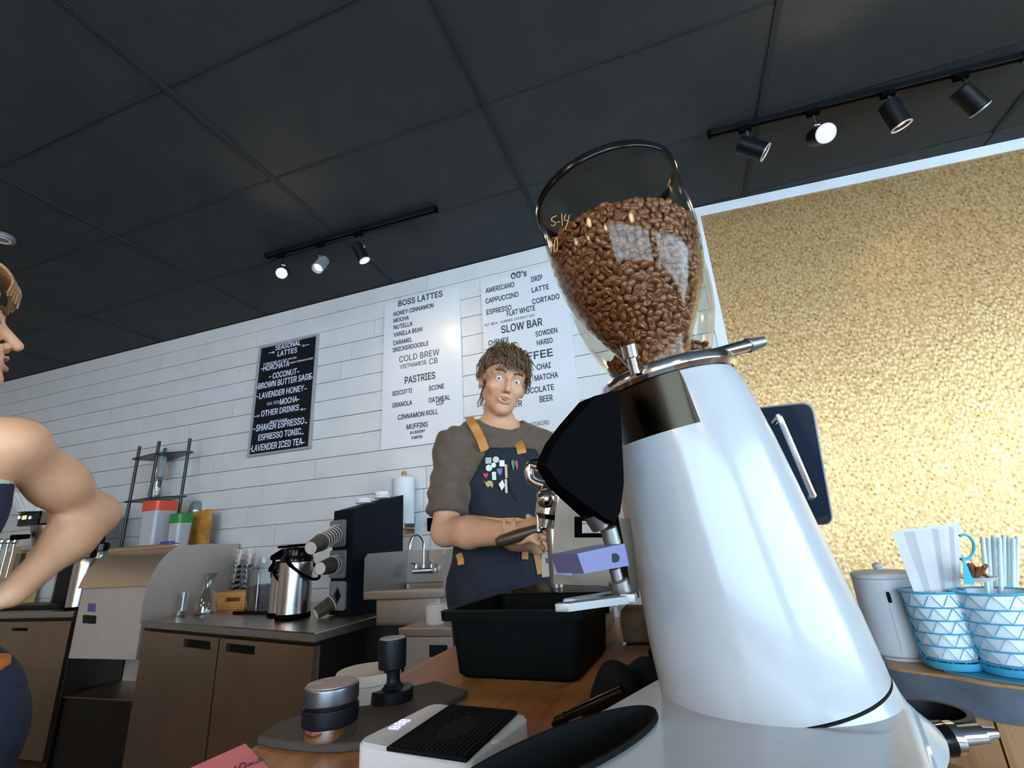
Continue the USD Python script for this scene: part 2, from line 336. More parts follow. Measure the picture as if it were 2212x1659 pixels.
# ---------------------------------------------------------------- track lighting
def track(a, b, label):
    t = thing('light_track', label, 'track rail', (*((np.array(a) + b) / 2)[:2], CE - .03))
    a, b = V(*a[:2], 0), V(*b[:2], 0); d = unit(b - a); n = np.cross((0, 0, 1), d)
    L = np.linalg.norm(np.array(b) - a)
    prof = [(-.017, 0), (-.017, .028), (.017, .028), (.017, 0), (.009, 0), (.009, .014), (-.009, .014), (-.009, 0)]
    obj('rail', prism(prof, V(*a[:2], CE - .034), n, (0, 0, 1), d * L), 'black_metal', t)
    for p in (a, b): obj('end_cap', bx((-.019, -.006, -.001), (.019, .006, .03), .002, (n, d, V(0, 0, 1)), V(*p[:2], CE - .034)), 'black_plastic', t)
    return t
def spot(hang, centre, axis, lens, label, r=.034, L=.118, body='black_metal'):
    c, w = np.asarray(centre, float), unit(axis); h = V(hang[0], hang[1], CE - .034)
    t = thing('track_spotlight', label, 'spotlight', h, 'spotlights on the ceiling tracks')
    obj('adapter', bx((-.028, -.014, -.022), (.028, .014, .002), .003, None, h), 'black_plastic', t)
    back, mouth = c - w * L / 2, c + w * L / 2
    side = unit(np.cross(w, (0, 0, 1))); j = c - w * L * .30 + unit(V(0, 0, 1) - w * w[2]) * (r + .006)
    obj('arm', join(tube([h + V(0, 0, -.02), h * .5 + j * .5 + side * .006, j], .0065, 8), cyl(j - side * .012, j + side * .012, .009, n=12)), 'chrome', t)
    obj('housing', lathe([(0, 0), (r * .94, 0), (r, .003), (r, L), (r * .93, L), (r * .90, L - .02), (r * .9, L - .022), (0, L - .022)], back, w, 28), body, t)
    obj('bezel', lathe([(r * .88, L - .002), (r * 1.03, L - .002), (r * 1.03, L + .003), (r * .88, L + .003), (r * .88, L - .002)], back, w, 28), 'gold_rim', t)
    obj('lens', lathe([(0, .010), (r * .72, .007), (r * .86, 0), (0, 0)], mouth - w * .021, w, 24), lens, t)
trackL = (V(-2.323, 2.076), V(-1.09, 2.104)); trackR = (V(.426, 2.143), V(1.72, 2.23))
track(*trackL, 'black ceiling track above the menu boards'); track(*trackR, 'black ceiling track in front of the gold wall')
def hangp(tr, px): 
    d = ray(*px); q = d * (CE - .03) / d[2]; a, b = tr; u = unit(b - a); return a + u * np.clip((q[:2] - a) @ u, .03, np.linalg.norm(b - a) - .03)
spot(hangp(trackL, (613, 553)), aY(611, 588, 2.07), (.50, -.62, -.60), 'lamp_warm', 'lit black spotlight facing the room, leftmost on the track above the menus')
spot(hangp(trackL, (697, 528)), aY(693, 571, 2.08), (.12, -.55, -.82), 'lamp_cool', 'unlit grey spotlight with pale lens, middle one above the menus', body='grey_plastic')
spot(hangp(trackL, (778, 505)), aY(778, 545, 2.09), (.36, .30, -.88), 'lamp_warm', 'lit black spotlight aimed at the menu board, nearest the bare end of its track')
spot(hangp(trackR, (1607, 280)), aY(1625, 320, 2.16), (.76, .05, -.62), 'lamp_dim', 'black spotlight turned sideways at the left end of the right track', r=.042, L=.13)
spot(hangp(trackR, (1752, 246)), aY(1772, 292, 2.17), (.02, -.80, -.60), 'lamp_warm', 'brightly lit spotlight facing the lens on the right track', r=.042, L=.13)
spot(hangp(trackR, (1912, 206)), aY(1933, 248, 2.18), (.22, .18, -.90), 'lamp_dim', 'black spotlight pointing down, third along the right track', r=.0405, L=.125)
spot(hangp(trackR, (2068, 168)), aY(2094, 215, 2.19), (.50, .32, -.70), 'lamp_mid', 'black tilted spotlight farthest right on the right track', r=.0405, L=.125)
sd = thing('smoke_detector', 'small round white smoke detector on the dark ceiling at far left', 'smoke detector', aZ(8, 505, CE - .03))
q = aZ(8, 508, CE); obj('housing', lathe([(0, .0), (.055, 0), (.058, .012), (.05, .03), (.0, .034)], q - V(0, 0, .034), (0, 0, 1), 24), 'grey_plastic', sd)
obj('vent_ring', lathe([(.03, 0), (.04, 0), (.04, .004), (.03, .004), (.03, 0)], q - V(0, 0, .037), (0, 0, 1), 24), 'white_plastic', sd)
# globe lamps added out of view behind the lens as warm fill light
for k, (x, y) in enumerate(((-3.6, -1.2), (-1.6, -1.6), (-3.6, -3.2), (-1.2, -3.4), (.9, -2.0))):
    t = thing('fill_pendant', f'warm globe added out of view for fill light, {NTH[k]} of five', 'added fill lamp', V(x, y, .95), 'added fill globes behind the lens')
    obj('globe', trimesh.creation.icosphere(3, .13).apply_transform(trimesh.transformations.translation_matrix((x, y, 1.15))), 'globe', t, smooth=True)
    obj('fitting', lathe([(0, 1.27), (.05, 1.27), (.05, 1.31), (.02, 1.34), (0, 1.34)], (x, y, 0), n=20), 'black_metal', t)
    obj('cord', cyl((x, y, 1.335), (x, y, CE), .005, n=8), 'black_plastic', t)
# ---------------------------------------------------------------- menu boards on the planks
BY = YB - .022
def board(name, label, quad, mat_, edge, frame_mat=None):
    """quad: x0, x1, z0, z1 on the wall"""
    x0, x1, z0, z1 = quad
    t = thing(name, label, 'menu board', (.5 * (x0 + x1), BY, z0))
    if frame_mat:
        w = .018
        for lo, hi in (((x0, z0), (x1, z0 + w)), ((x0, z1 - w), (x1, z1)), ((x0, z0 + w), (x0 + w, z1 - w)), ((x1 - w, z0 + w), (x1, z1 - w))):
            obj('frame', bx((lo[0], BY - .02, lo[1]), (hi[0], BY, hi[1]), .003), frame_mat, t)
        obj('panel', bx((x0 + w, BY - .010, z0 + w), (x1 - w, BY, z1 - w)), mat_, t)
    else: obj('panel', bx((x0, BY - edge, z0), (x1, BY, z1), .001), mat_, t)
    return t
def words(t, lines, y, mat_):
    for s, x, z, h, kw in lines:
        m = text(s, h, .0014, **{k: v for k, v in kw.items() if k != 'mid' and k != 'rise'})
        w = np.ptp(m.vertices[:, 0]); x0 = x - w / 2 if kw.get('mid', True) else x
        obj('lettering', put(m, (x0, y, z), (1, 0, kw.get('rise', 0)), (0, 0, 1), (0, -1, 0)), mat_, t, smooth=False, label=f'lettering reading {s}' if s.isascii() else 'arrow mark')
def bl(px, s, h, **kw):
    """a line of lettering whose left (or middle) base point is the pixel px on the board"""
    q = aY(px[0], px[1], BY - .012); return (s, q[0], q[2], h, kw)
b1 = board('chalk_menu_board', 'black framed board of seasonal lattes in white lettering', (-3.028, -2.446, .712, 1.612), 'board_black', .01, 'frame_grey')
def span(xa, xb, y0, h, s, B=BY - .012, **kw):
    """lettering stretched between two pixels along its base line"""
    a, b = aY(*xa, B), aY(*xb, B); return (s, a[0], a[2], h, dict(mid=False, width=b[0] - a[0], rise=0, **kw))
L1 = [((594, 757), (649, 745), .052, 'SEASONAL'), ((599, 770), (641, 761), .052, 'LATTES'), ((569, 789), (640, 775), .020, 'POWDERED IN OUR HOUSE'), ((568, 802), (624, 791), .058, 'HORCHATA'), ((625, 786), (676, 776), .018, 'HOUSE CINNAMON DRINK'),
      ((588, 818), (640, 808), .058, 'COCONUT'), ((557, 841), (672, 819), .060, 'BROWN BUTTER SAGE'), ((559, 862), (656, 843), .058, 'LAVENDER HONEY'), ((576, 876), (603, 871), .030, 'SALTED'), ((604, 874), (641, 868), .056, 'MOCHA'),
      ((563, 900), (645, 888), .056, 'OTHER DRINKS'), ((583, 913), (620, 907), .018, 'BROWN SUGAR'), ((552, 932), (656, 918), .062, 'SHAKEN ESPRESSO'), ((557, 952), (649, 941), .058, 'ESPRESSO TONIC'), ((543, 976), (652, 965), .060, 'LAVENDER ICED TEA')]
words(b1, [span(a, b, 0, h * .80, s, bold=h > .03) for a, b, h, s in L1], BY - .010, 'letter_white')
def arrow(t, a, b, mat_):
    p, q = aY(*a, BY - .011), aY(*b, BY - .011); d = unit(q - p)
    obj('arrow', join(bx((min(p[0], q[0]), BY - .0115, p[2] - .003), (max(p[0], q[0]), BY - .010, p[2] + .003)), outline([V(q[0], BY - .010, q[2]), V(q[0] - d[0] * .02, BY - .010, p[2] + .012), V(q[0] - d[0] * .02, BY - .010, p[2] - .012)], (0, -.0015, 0))), mat_, t)
for a, b in (((668, 744), (652, 747)), ((580, 763), (593, 762)), ((661, 883), (648, 885)), ((549, 900), (561, 898))): arrow(b1, a, b, 'letter_white')
for x, y in ((566, 797), (583, 814), (644, 803), (555, 837), (673, 815), (660, 840), (556, 857), (644, 863), (549, 927), (661, 913), (653, 937), (655, 956), (541, 970)):
    q = aY(x, y, BY - .011); obj('dash', bx((q[0] - .010, BY - .0115, q[2] - .004), (q[0] + .010, BY - .010, q[2] + .004)), 'letter_white', b1)
b2 = board('menu_board', 'white board of boss lattes, cold brew and pastries in dark lettering', (-1.857, -1.243, .632, 1.728), 'board_white', .010)
L2 = [((860, 662), (956, 644), .050, 'BOSS LATTES', 1), ((850, 683), (936, 668), .036, 'HONEY CINNAMON', 1), ((850, 697), (883, 691), .034, 'MOCHA', 1), ((850, 712), (891, 705), .036, 'NUTELLA', 1), ((850, 728), (912, 718), .036, 'VANILLA BEAN', 1), ((849, 746), (890, 739), .036, 'CARAMEL', 1), ((848, 761), (925, 751), .036, 'SNICKERDOODLE', 1),
      ((862, 783), (949, 770), .050, 'COLD BREW', 0), ((864, 797), (921, 789), .034, 'VIETNAMESE', 0), ((927, 787), (945, 784), .046, 'CB', 0), ((874, 829), (940, 820), .054, 'PASTRIES', 1), ((848, 855), (890, 850), .034, 'BISCOTTI', 1), ((926, 844), (959, 839), .036, 'SCONE', 1), ((847, 881), (890, 875), .036, 'GRANOLA', 1), ((926, 870), (972, 863), .036, 'OATMEAL', 1), ((942, 876), (959, 873), .032, 'CUP', 1),
      ((859, 907), (946, 898), .036, 'CINNAMON ROLL', 1), ((878, 928), (924, 922), .038, 'MUFFINS', 1), ((886, 938), (918, 933), .022, 'BLUEBERRY', 1), ((889, 949), (912, 945), .022, 'PUMPKIN', 1)]
words(b2, [span(a, b, 0, h * .9, s, bold=bool(k)) for a, b, h, s, k in L2], BY - .010, 'letter_dark')
b3 = board('menu_board', "white board headed OG's listing espresso and slow bar drinks", (-1.078, -.478, .604, 1.722), 'board_white', .010)
L3 = [((1104, 603), (1138, 597), .050, "OG's"), ((1049, 633), (1111, 621), .040, 'AMERICANO'), ((1148, 609), (1172, 604), .042, 'DRIP'), ((1049, 656), (1120, 641), .040, 'CAPPUCCINO'), ((1149, 632), (1186, 624), .040, 'LATTE'), ((1051, 680), (1105, 669), .040, 'ESPRESSO'), ((1150, 657), (1209, 645), .040, 'CORTADO'), ((1095, 683), (1156, 670), .042, 'FLAT WHITE'), ((1047, 705), (1155, 682), .018, 'ALT. MILK - ALMOND, COCONUT, OAT'),
      ((1083, 720), (1172, 704), .058, 'SLOW BAR'), ((1055, 747), (1099, 738), .040, 'CHEMEX'), ((1157, 727), (1204, 717), .038, 'SOWDEN'), ((1057, 767), (1115, 756), .040, 'AEROPRESS'), ((1160, 746), (1194, 740), .038, 'HARIO'), ((1046, 795), (1195, 773), .056, 'NOT COFFEE'), ((1160, 799), (1190, 793), .040, 'CHAI'), ((1155, 823), (1206, 814), .040, 'MATCHA'), ((1086, 859), (1197, 844), .040, 'HOT CHOCOLATE'), ((1166, 869), (1194, 864), .042, 'BEER'), ((1078, 884), (1128, 877), .040, 'WATER'), ((1050, 935), (1186, 913), .030, 'WI-FI: BE GUEST! NO PASSWORD'), ((1066, 941), (1130, 932), .026, 'PAINLESS')]
words(b3, [span(a, b, 0, h * .9, s, bold=h > .03) for a, b, h, s in L3], BY - .010, 'letter_dark')
# ---------------------------------------------------------------- the bar
look('bar_black', (.03, .022, .018), .6)
wood('bar_wood', (.27, .10, .028), (.42, .18, .052), (12, 1.0, 12), .5)
wood('light_wood', (.34, .17, .07), (.50, .29, .14), (14, 14, 1.0), .5)
wood('tray_wood', (.42, .17, .04), (.60, .28, .08), (1.5, 12, 12), .45)
BZ = -.205
bar = thing('bar_counter', 'orange-brown wooden bar top that carries the white grinder', 'counter', (0, .6, FL))
def slab(poly, z0, z1, r=.004):
    pg = Polygon(poly); a = np.array(pg.exterior.coords)[:-1]; b = np.array(pg.buffer(-r).exterior.coords)[:-1]
    return hullpts(np.vstack([np.c_[a, np.full(len(a), z)] for z in (z0 + r, z1 - r)] + [np.c_[b, np.full(len(b), z)] for z in (z0, z1)]))
strips = [-.50, -.385, -.27, -.155, -.04, .075, .132]
for a, b in zip(strips[:-1], strips[1:]):
    obj('plank', bx((a + .0001, -.16, BZ - .045), (b - .0001, 1.37, BZ), .0005), 'bar_wood', bar)
obj('plank', slab([(.1328, -.16), (.33, -.16), (.33, .415), (.19, .579), (.1328, .647)], BZ - .045, BZ, .001), 'bar_wood', bar)
obj('front_panel', join(bx((-.46, -.10, FL), (.12, 1.33, BZ - .046))), 'bar_black', bar)
# ---------------------------------------------------------------- the espresso grinder
GO, GA = V(.006, .5545, .165), unit((-.146, -.0703, 1.0)); GU, GV = V(-.6, -.8, 0), V(.8, -.6, 0)
look('bean_glass_rim', (.35, .36, .33), .2, trans=.5)
HOP = [(.0355, .012), (.036, .026), (.043, .042), (.0555, .062), (.068, .084), (.0775, .106), (.085, .128), (.0895, .150), (.0922, .172), (.0928, .194), (.0922, .216), (.0912, .238), (.0902, .256)]
BODY = [(0, -.3136), (.1006, -.3136), (.0985, -.26), (.0928, -.2), (.0888, -.14), (.0848, -.09), (.0790, -.04), (.0762, -.022), (.071, -.010), (.060, -.003), (0, -.003)]
def grinder(o, s, label, body_mat, chute_mat, detail=True, lid_mat='black_gloss', kb=1.0):
    L = lambda pr, n=64: lathe([(r * s, h * s) for r, h in pr], o, GA, n)
    base_z = BZ; foot = o + GA * (-.3136 * s * kb)
    t = thing('coffee_grinder', label, 'coffee grinder', (foot[0], foot[1], BZ))
    b = L([(r, h * kb) for r, h in BODY], 96)
    if detail:
        e1 = aD(1482, 842, .475) - o; e1 = unit(e1 - GA * (e1 @ GA)); e2 = np.cross(GA, e1)     # right edge of the cut-out, sweeping towards the chute
        if (e2 @ GU) < 0: e2 = -e2
        sec = [(0, 0)] + [(.2 * math.cos(a), .2 * math.sin(a)) for a in np.radians(np.linspace(0, 128, 12))]
        cut = prism(sec, o + GA * -.066, e1, e2, GA * .12); b = diff(b, cut)
    obj('body', b, body_mat, t, smooth=30)
    obj('neck', L([(0, -.09), (.0675, -.09), (.0690, -.0035), (0, -.0035)]), 'gunmetal' if detail else 'black_metal', t)
    collar = obj('collar', L([(.058, -.007), (.0725, -.008), (.0765, -.004), (.0770, .001), (.0745, .006), (.066, .0095), (.052, .0125), (.042, .0145), (.0375, .0150), (.0365, -.003), (.058, -.007)]), 'chrome' if detail else 'black_metal', t)
    wall = [(r, h) for r, h in HOP]; inner = [(r - .0024, h) for r, h in HOP[::-1]]
    obj('hopper', L(wall + inner + wall[:1]), 'glass_smoke', t, smooth=60)
    ld = obj('lid', L([(0, .2625), (.0885, .2605), (.0885, .2580), (0, .2600), (0, .2625)]), 'glass_smoke', t, label='clear hopper lid')
    obj('rim', L([(.0905, .2515), (.0922, .2518), (.0932, .2535), (.0932, .2590), (.0912, .2618), (.0880, .2615), (.0880, .2575), (.0905, .2575), (.0905, .2515)]), lid_mat, ld)
    return t
G1 = grinder(GO, 1.0, 'large glossy white espresso grinder with a hopper of coffee beans', 'white_gloss', 'black_plastic')
foot = GO + GA * -.3136
ft_ = lathe([(0, -.3150), (.0985, -.3150), (.1012, -.3162), (.1035, -.330), (.108, -.345), (.121, -.362), (0, -.362)], GO, GA, 96)
obj('foot', unman(man(ft_).trim_by_plane((0, 0, 1), BZ + .006)), 'white_gloss', G1, smooth=60)
obj('seam', lathe([(.0975, -.3165), (.1010, -.3162), (.1010, -.3140), (.0975, -.3134), (.0975, -.3165)], GO, GA, 96), 'black_matte', G1)
# the base plate with its oval grounds tray
ct = [(foot[0] + .112 * math.cos(a), foot[1] + .112 * math.sin(a)) for a in np.linspace(0, 2 * np.pi, 48)]
fr = [(-.059, .545), (-.099, .494), (-.134, .425), (-.152, .371), (-.160, .31), (-.15, .22), (-.10, .165), (-.02, .16), (.05, .20), (.088, .28), (.106, .37), (.1165, .432), (.130, .495)]
base_poly = np.array(Polygon(ct).union(Polygon(fr)).convex_hull.exterior.coords)[:-1]
base = slab(base_poly, BZ + .004, -.150, .009)
ec, ea, eb = V(-.1085, .405), .108, .0315; ed = V(*unit((-.5, -.866))); en = V(ed[1], -ed[0])
def oval(k, n=48): return [tuple(ec + ed * (ea * k * math.cos(a)) + en * ((eb + ea * (k - 1)) * math.sin(a))) for a in np.arange(n) * 2 * np.pi / n]
hole = prism(oval(1.0), (0, 0, -.186), (1, 0, 0), (0, 1, 0), (0, 0, .06))
obj('base', diff(base, hole), 'white_gloss', G1, smooth=50)
rows = [oval(k) for k in (1.02, 1.01, .985, .95, .70, .02)]; hz = (-.1503, -.1465, -.1468, -.153, -.180, -.182)
tv = np.vstack([np.c_[np.array(r), np.full(48, h)] for r, h in zip(rows, hz)]); tf = []
for i in range(5):
    for k in range(48): a, b_, c, d = i * 48 + k, i * 48 + (k + 1) % 48, (i + 1) * 48 + (k + 1) % 48, (i + 1) * 48 + k; tf += [(a, b_, c), (a, c, d)]
obj('grounds_tray', tm(tv, tf), 'black_rubber', G1, label='black oval grounds tray sunk in the base')
for k in range(3):
    q = foot + 0; a = 2.1 * k + .6; obj('rubber_foot', cyl((foot[0] + .07 * math.cos(a), foot[1] + .07 * math.sin(a), BZ), (foot[0] + .07 * math.cos(a), foot[1] + .07 * math.sin(a), BZ + .008), .012), 'black_rubber', G1)
# dosing chute, fork and levers
AX = V(.02, .56, 0)
def gp(x, y, b): return aP(x, y, AX + GV * b, GV)
cpx = [(1283, 855), (1338, 842), (1343, 936), (1348, 1041), (1340, 1106), (1327, 1130), (1303, 1119), (1267, 1083), (1230, 1059), (1199, 1051), (1178, 1025), (1159, 1006), (1167, 983), (1186, 952), (1225, 910), (1256, 881)]
cw = [min(1, max(0, (x - 1159) / 175)) for x, y in cpx]
near = [gp(x + 20 * (1 - w), y, .010 + .018 * w) for (x, y), w in zip(cpx, cw)]; mid = [gp(x + 8 * (1 - w), y, .0) for (x, y), w in zip(cpx, cw)]; far = [gp(x + 14 * (1 - w), y, 0) - GV * (.010 + .020 * w) for (x, y), w in zip(cpx, cw)]
obj('chute', hullpts(np.vstack([mid, near, far])), 'black_plastic', G1, smooth=25, label='black wedge-shaped dosing chute')
obj('nozzle', cyl(gp(1282, 1108, 0), gp(1297, 1140, 0), .010, .008), 'steel', G1)
blk = [gp(*p, .018) for p in ((1247, 1196), (1349, 1174), (1359, 1222), (1262, 1239))]
look('steel_blue', (.14, .135, .25), .5, .4)
kb = obj('clamp_block', outline(blk, -GV * .034), 'steel_blue', G1, label='brushed aluminium clamp block')
obj('screw', cyl(gp(1329, 1205, .0175), gp(1329, 1205, .0200), .0036, n=16), 'black_metal', G1)
for a, b_, r in (((1313, 1139), (1325, 1178), .0075), ((1327, 1226), (1335, 1254), .0050), ((1334, 1252), (1346, 1292), .0085)):
    obj('post', cyl(gp(*a, 0), gp(*b_, 0), r, bev=.001), 'fork_metal', G1)
for b_, e0, e1, w in ((.020, (1362, 1293), (1216, 1312), .0055), (-.016, (1330, 1285), (1232, 1301), .0055)):
    p, q = gp(*e0, b_), gp(*e1, b_); obj('fork_tine', hullpts(np.vstack([bx((-w, -w * .5, -.003), (w, w * .5, .003), .001, None, x).vertices for x in (p, q)])), 'fork_metal', G1)
obj('fork_bridge', hullpts(np.vstack([bx((-.006, -.006, -.0035), (.006, .006, .0035), .001, None, x).vertices for x in (gp(1358, 1291, .022), gp(1338, 1287, -.018))])), 'fork_metal', G1)
# dark strip on the front of the body behind the fork
ms = [gp(*p, .0) for p in ((1336, 1120), (1362, 1120), (1382, 1290), (1365, 1300), (1352, 1200))]
obj('dark_strip', outline(ms, -GV * .02), 'gunmetal', G1)
kn = aD(1362, 766, .487); st = unit(kn - aD(1371, 800, .487))
obj('lock_knob', cyl(kn - st * .0035, kn + st * .011, .0078, bev=.001), 'chrome', G1)
obj('lock_stem', cyl(kn - st * .020, kn - st * .0035, .0048), 'chrome', G1)
la, lb = aD(1545, 766, .575), aD(1648, 737, .60)
obj('adjusting_lever', hullpts(np.vstack([trimesh.creation.icosphere(2, .012).vertices * (1, 1, .62) + la, trimesh.creation.icosphere(2, .0098).vertices * (1, 1, .8) + (la * .4 + lb * .6)])), 'chrome', G1)
obj('lever_grip', cyl(la * .35 + lb * .65, lb, .0094, .0075, bev=.0015), 'fork_metal', G1)
rod = [aD(1672, 912, .520), aD(1680, 903, .508), aD(1688, 912, .503), aD(1750, 1056, .490), aD(1756, 1068, .492), aD(1752, 1074, .505)]
obj('side_rod', tube(spline(rod, 5), .0032, 8), 'chrome', G1)
# beans lying in the hopper
usdkit.material(stage, '/World/Looks/bean', {'g': ('geometry', {}), 'r': ('rgb_ramp', {'ramp': [(0, (.17, .062, .022)), (.5, (.26, .105, .042)), (1, (.34, .15, .066))]}), 'p': ('principled_bsdf', {'roughness': .38, 'coat_weight': .15})}, [('g.random_per_island', 'r.fac'), ('r.color', 'p.base_color')], surface='p.BSDF')
look('bean_core', (.05, .018, .007), .7)
def bean_mesh():
    m = trimesh.creation.uv_sphere(1.0, count=[7, 10]); v = np.array(m.vertices)[:, [2, 0, 1]]        # long axis x, flat side +z
    v = np.c_[v[:, 0] * 1.0, v[:, 1] * .74, np.where(v[:, 2] > 0, v[:, 2] * .42, v[:, 2] * .55)]
    v[:, 2] -= np.where(v[:, 2] > .1, .22 * np.exp(-(v[:, 1] / .17) ** 2), 0); return v, np.array(m.faces)
def beans(o, s, level, name_label, hop=HOP, parent=None, far=True):
    bv, bf = bean_mesh(); a, b, w = frame(GA); r_ = np.random.default_rng(5); P, N = [], []
    hs = np.array([h for _, h in hop]); rs = np.array([r for r, _ in hop])
    for inset, off in ((.0055, 0), (.0108, .5)):
        h, k = .010, 0
        while h < .25:
            dr = np.interp(h + .002, hs, rs) - np.interp(h - .002, hs, rs); step = .0066 / math.hypot(1, dr / .004)
            r = np.interp(h, hs, rs) - inset * min(1, .45 + h * 12); n = max(6, int(2 * np.pi * r / .0086)); nh = -dr / .004
            for j in range(n):
                t = (j + off + .5 * (k % 2) + r_.uniform(-.28, .28)) * 2 * np.pi / n; hh = h + r_.uniform(-.002, .002)
                rad = math.cos(t) * a + math.sin(t) * b; P.append(o + s * (w * hh + rad * (r + r_.uniform(-.0012, .0008)))); N.append(unit(rad + w * nh))
            h += step; k += 1
    top = [];  R = (np.interp((level - o[2]) / GA[2] / s, hs, rs) - .006) * s
    for x in np.arange(-R, R, .0078 * s):
        for y in np.arange(-R, R, .0078 * s):
            if math.hypot(x, y) < R: top.append((x + r_.uniform(-.002, .002), y + r_.uniform(-.002, .002)))
    def lev(q): rr = np.linalg.norm(q[:2] - c0[:2]); return level + .010 * s - .2 * rr * rr / R
    c0 = o + GA * ((level - o[2]) / GA[2])
    keep = [(p, n) for p, n in zip(P, N) if p[2] < lev(p)] + [(V(c0[0] + x, c0[1] + y, 0) + V(0, 0, lev(V(c0[0] + x, c0[1] + y))), V(0, 0, 1)) for x, y in top]
    vs, fs = [], []
    for i, (p, n) in enumerate(keep):
        n = unit(n + r_.normal(0, .28, 3)); e = unit(np.cross(n, r_.normal(0, 1, 3))); g = np.cross(n, e); k = s * r_.uniform(.0050, .0061); sg = 1 if r_.random() < .45 else -1
        R_ = np.array([e, g * sg, n * sg]); vs.append(p + (bv * k) @ R_); fs.append(bf + len(bv) * i)
    core = []
    for r, h in [(.02, .006)] + [(max(.005, np.interp(h, hs, rs) - (.011 + .005 * min(1, h * 12))), h) for h in np.arange(.02, (level - o[2]) / s / GA[2] - .004, .01)]: core.append((r * s, h * s))
    return tm(np.vstack(vs), np.vstack(fs)), lathe([(0, core[0][1])] + core + [(0, core[-1][1])], o, GA, 32)
bm, core = beans(GO, 1.0, .352, '')
cb = thing('coffee_beans', 'roasted brown coffee beans filling the clear hopper of the white grinder', 'coffee beans', (GO[0], GO[1], .19), kind='stuff')
obj('loose_beans', bm, 'bean', cb, smooth=True, kind='stuff'); obj('packed_beans', core, 'bean_core', cb, kind='stuff')
# handwriting on the hopper
look('marker', (.50, .25, .06), .5)
def scrawl(strokes): return join(*[tube([aD(x, y, .4655) for x, y in spline(np.array(s, float), 4)], .00045, 5) for s in strokes])
obj('handwriting', scrawl([[(1203, 466), (1193, 470), (1192, 477), (1200, 481), (1196, 488), (1190, 486)], [(1204, 480), (1210, 479)], [(1213, 462), (1215, 488)], [(1222, 463), (1219, 475), (1226, 476)], [(1230, 464), (1226, 480), (1220, 497)], [(1192, 520), (1190, 545)], [(1203, 512), (1198, 522), (1197, 542), (1203, 540), (1204, 522), (1203, 512)]]), 'marker', G1, label='orange handwriting on the hopper')
# ---------------------------------------------------------------- the second grinder, behind
GO2, S2 = GO + V(.014, .288, .010), 1.36
G2 = grinder(GO2, S2, 'second grinder behind the white one, only its clear hopper in view', 'black_gloss', 'black_plastic', False, kb=.83)
f2 = GO2 + GA * (-.3136 * S2 * .83)
obj('base', slab([(f2[0] + .115 * S2 * math.cos(a), f2[1] + .115 * S2 * math.sin(a)) for a in np.linspace(0, 2 * np.pi, 40)], BZ, max(f2[2] + .002, BZ + .02), .006), 'black_gloss', G2)
bm2, core2 = beans(GO2, S2, GO2[2] + .085 * S2, '')
cb2 = thing('coffee_beans', 'dark coffee beans low in the hopper of the rear grinder', 'coffee beans', (GO2[0], GO2[1], GO2[2] + .02), kind='stuff')
obj('loose_beans', bm2, 'bean', cb2, smooth=True, kind='stuff'); obj('packed_beans', core2, 'bean_core', cb2, kind='stuff')
# ---------------------------------------------------------------- things on the bar
def on(x, y, z): q = aZ(x, y, z); return q
look('mat_grey', (.055, .042, .034), .75, bump=.2, bscale=200)
mz = BZ + .009
mp = [on(*p, mz)[:2] for p in ((557, 1590), (600, 1560), (660, 1540), (760, 1515), (850, 1498), (940, 1470), (1010, 1490), (900, 1560), (830, 1590), (790, 1600), (740, 1607), (690, 1608), (630, 1603), (585, 1597))]
mp = [tuple(p) for p in mp]
obj('tamping_mat', slab(np.array(Polygon(mp).convex_hull.exterior.coords)[:-1], BZ + .0004, mz, .0015), 'mat_grey', label='dark grey rounded rubber tamping mat on the bar', cat='tamping mat')
# distribution tool
look('gunmetal_light', (.16, .165, .18), .32, .9)
q = on(712, 1588, mz); t = thing('distribution_tool', 'stacked chrome and black coffee distribution tool on the tamping mat', 'coffee tool', q)
R = .0296
obj('levelling_base', lathe([(0, 0), (R * .93, 0), (R * .97, .003), (R * .97, .0125), (R * .93, .0135), (0, .0135)], q, n=48), 'chrome', t)
obj('collar', lathe([(0, .0135), (R * 1.03, .0137), (R * 1.04, .015), (R * 1.04, .029), (R * 1.02, .030), (0, .030)], q, n=48), 'black_metal', t)
obj('gap_ring', lathe([(0, .030), (R * .95, .030), (R * .95, .034), (0, .034)], q, n=48), 'black_matte', t)
obj('cap', lathe([(0, .034), (R * 1.0, .034), (R * 1.02, .0355), (R * 1.02, .0485), (R * .99, .0505), (R * .95, .051), (0, .051)], q, n=48), 'gunmetal_light', t)
look('rosy_cap', (.30, .21, .20), .45, .3, var=.35, vscale=60)
obj('cap_plate', lathe([(0, .0508), (R * .93, .0508), (R * .93, .0522), (0, .0525)], q, n=48), 'rosy_cap', t)
# tamper
q = on(846, 1512, mz); t = thing('tamper', 'black espresso tamper with a straight cylinder handle', 'tamper', q); R = .0285
obj('base', lathe([(0, 0), (R, 0), (R, .0135), (R - .0012, .0147), (.016, .0152), (0, .0152)], q, n=48), 'black_metal', t)
obj('stem', lathe([(0, .015), (.0165, .015), (.0118, .020), (.0105, .026), (.0108, .036), (.012, .0385), (0, .0385)], q, n=40), 'black_metal', t)
obj('handle', lathe([(0, .0385), (.0175, .0385), (.0188, .0397), (.0192, .073), (.0182, .0755), (0, .0755)], q, n=40), 'black_metal', t)
obj('cap', lathe([(0, .0753), (.0179, .0753), (.0176, .0762), (0, .0764)], q, n=40), 'grey_plastic', t)
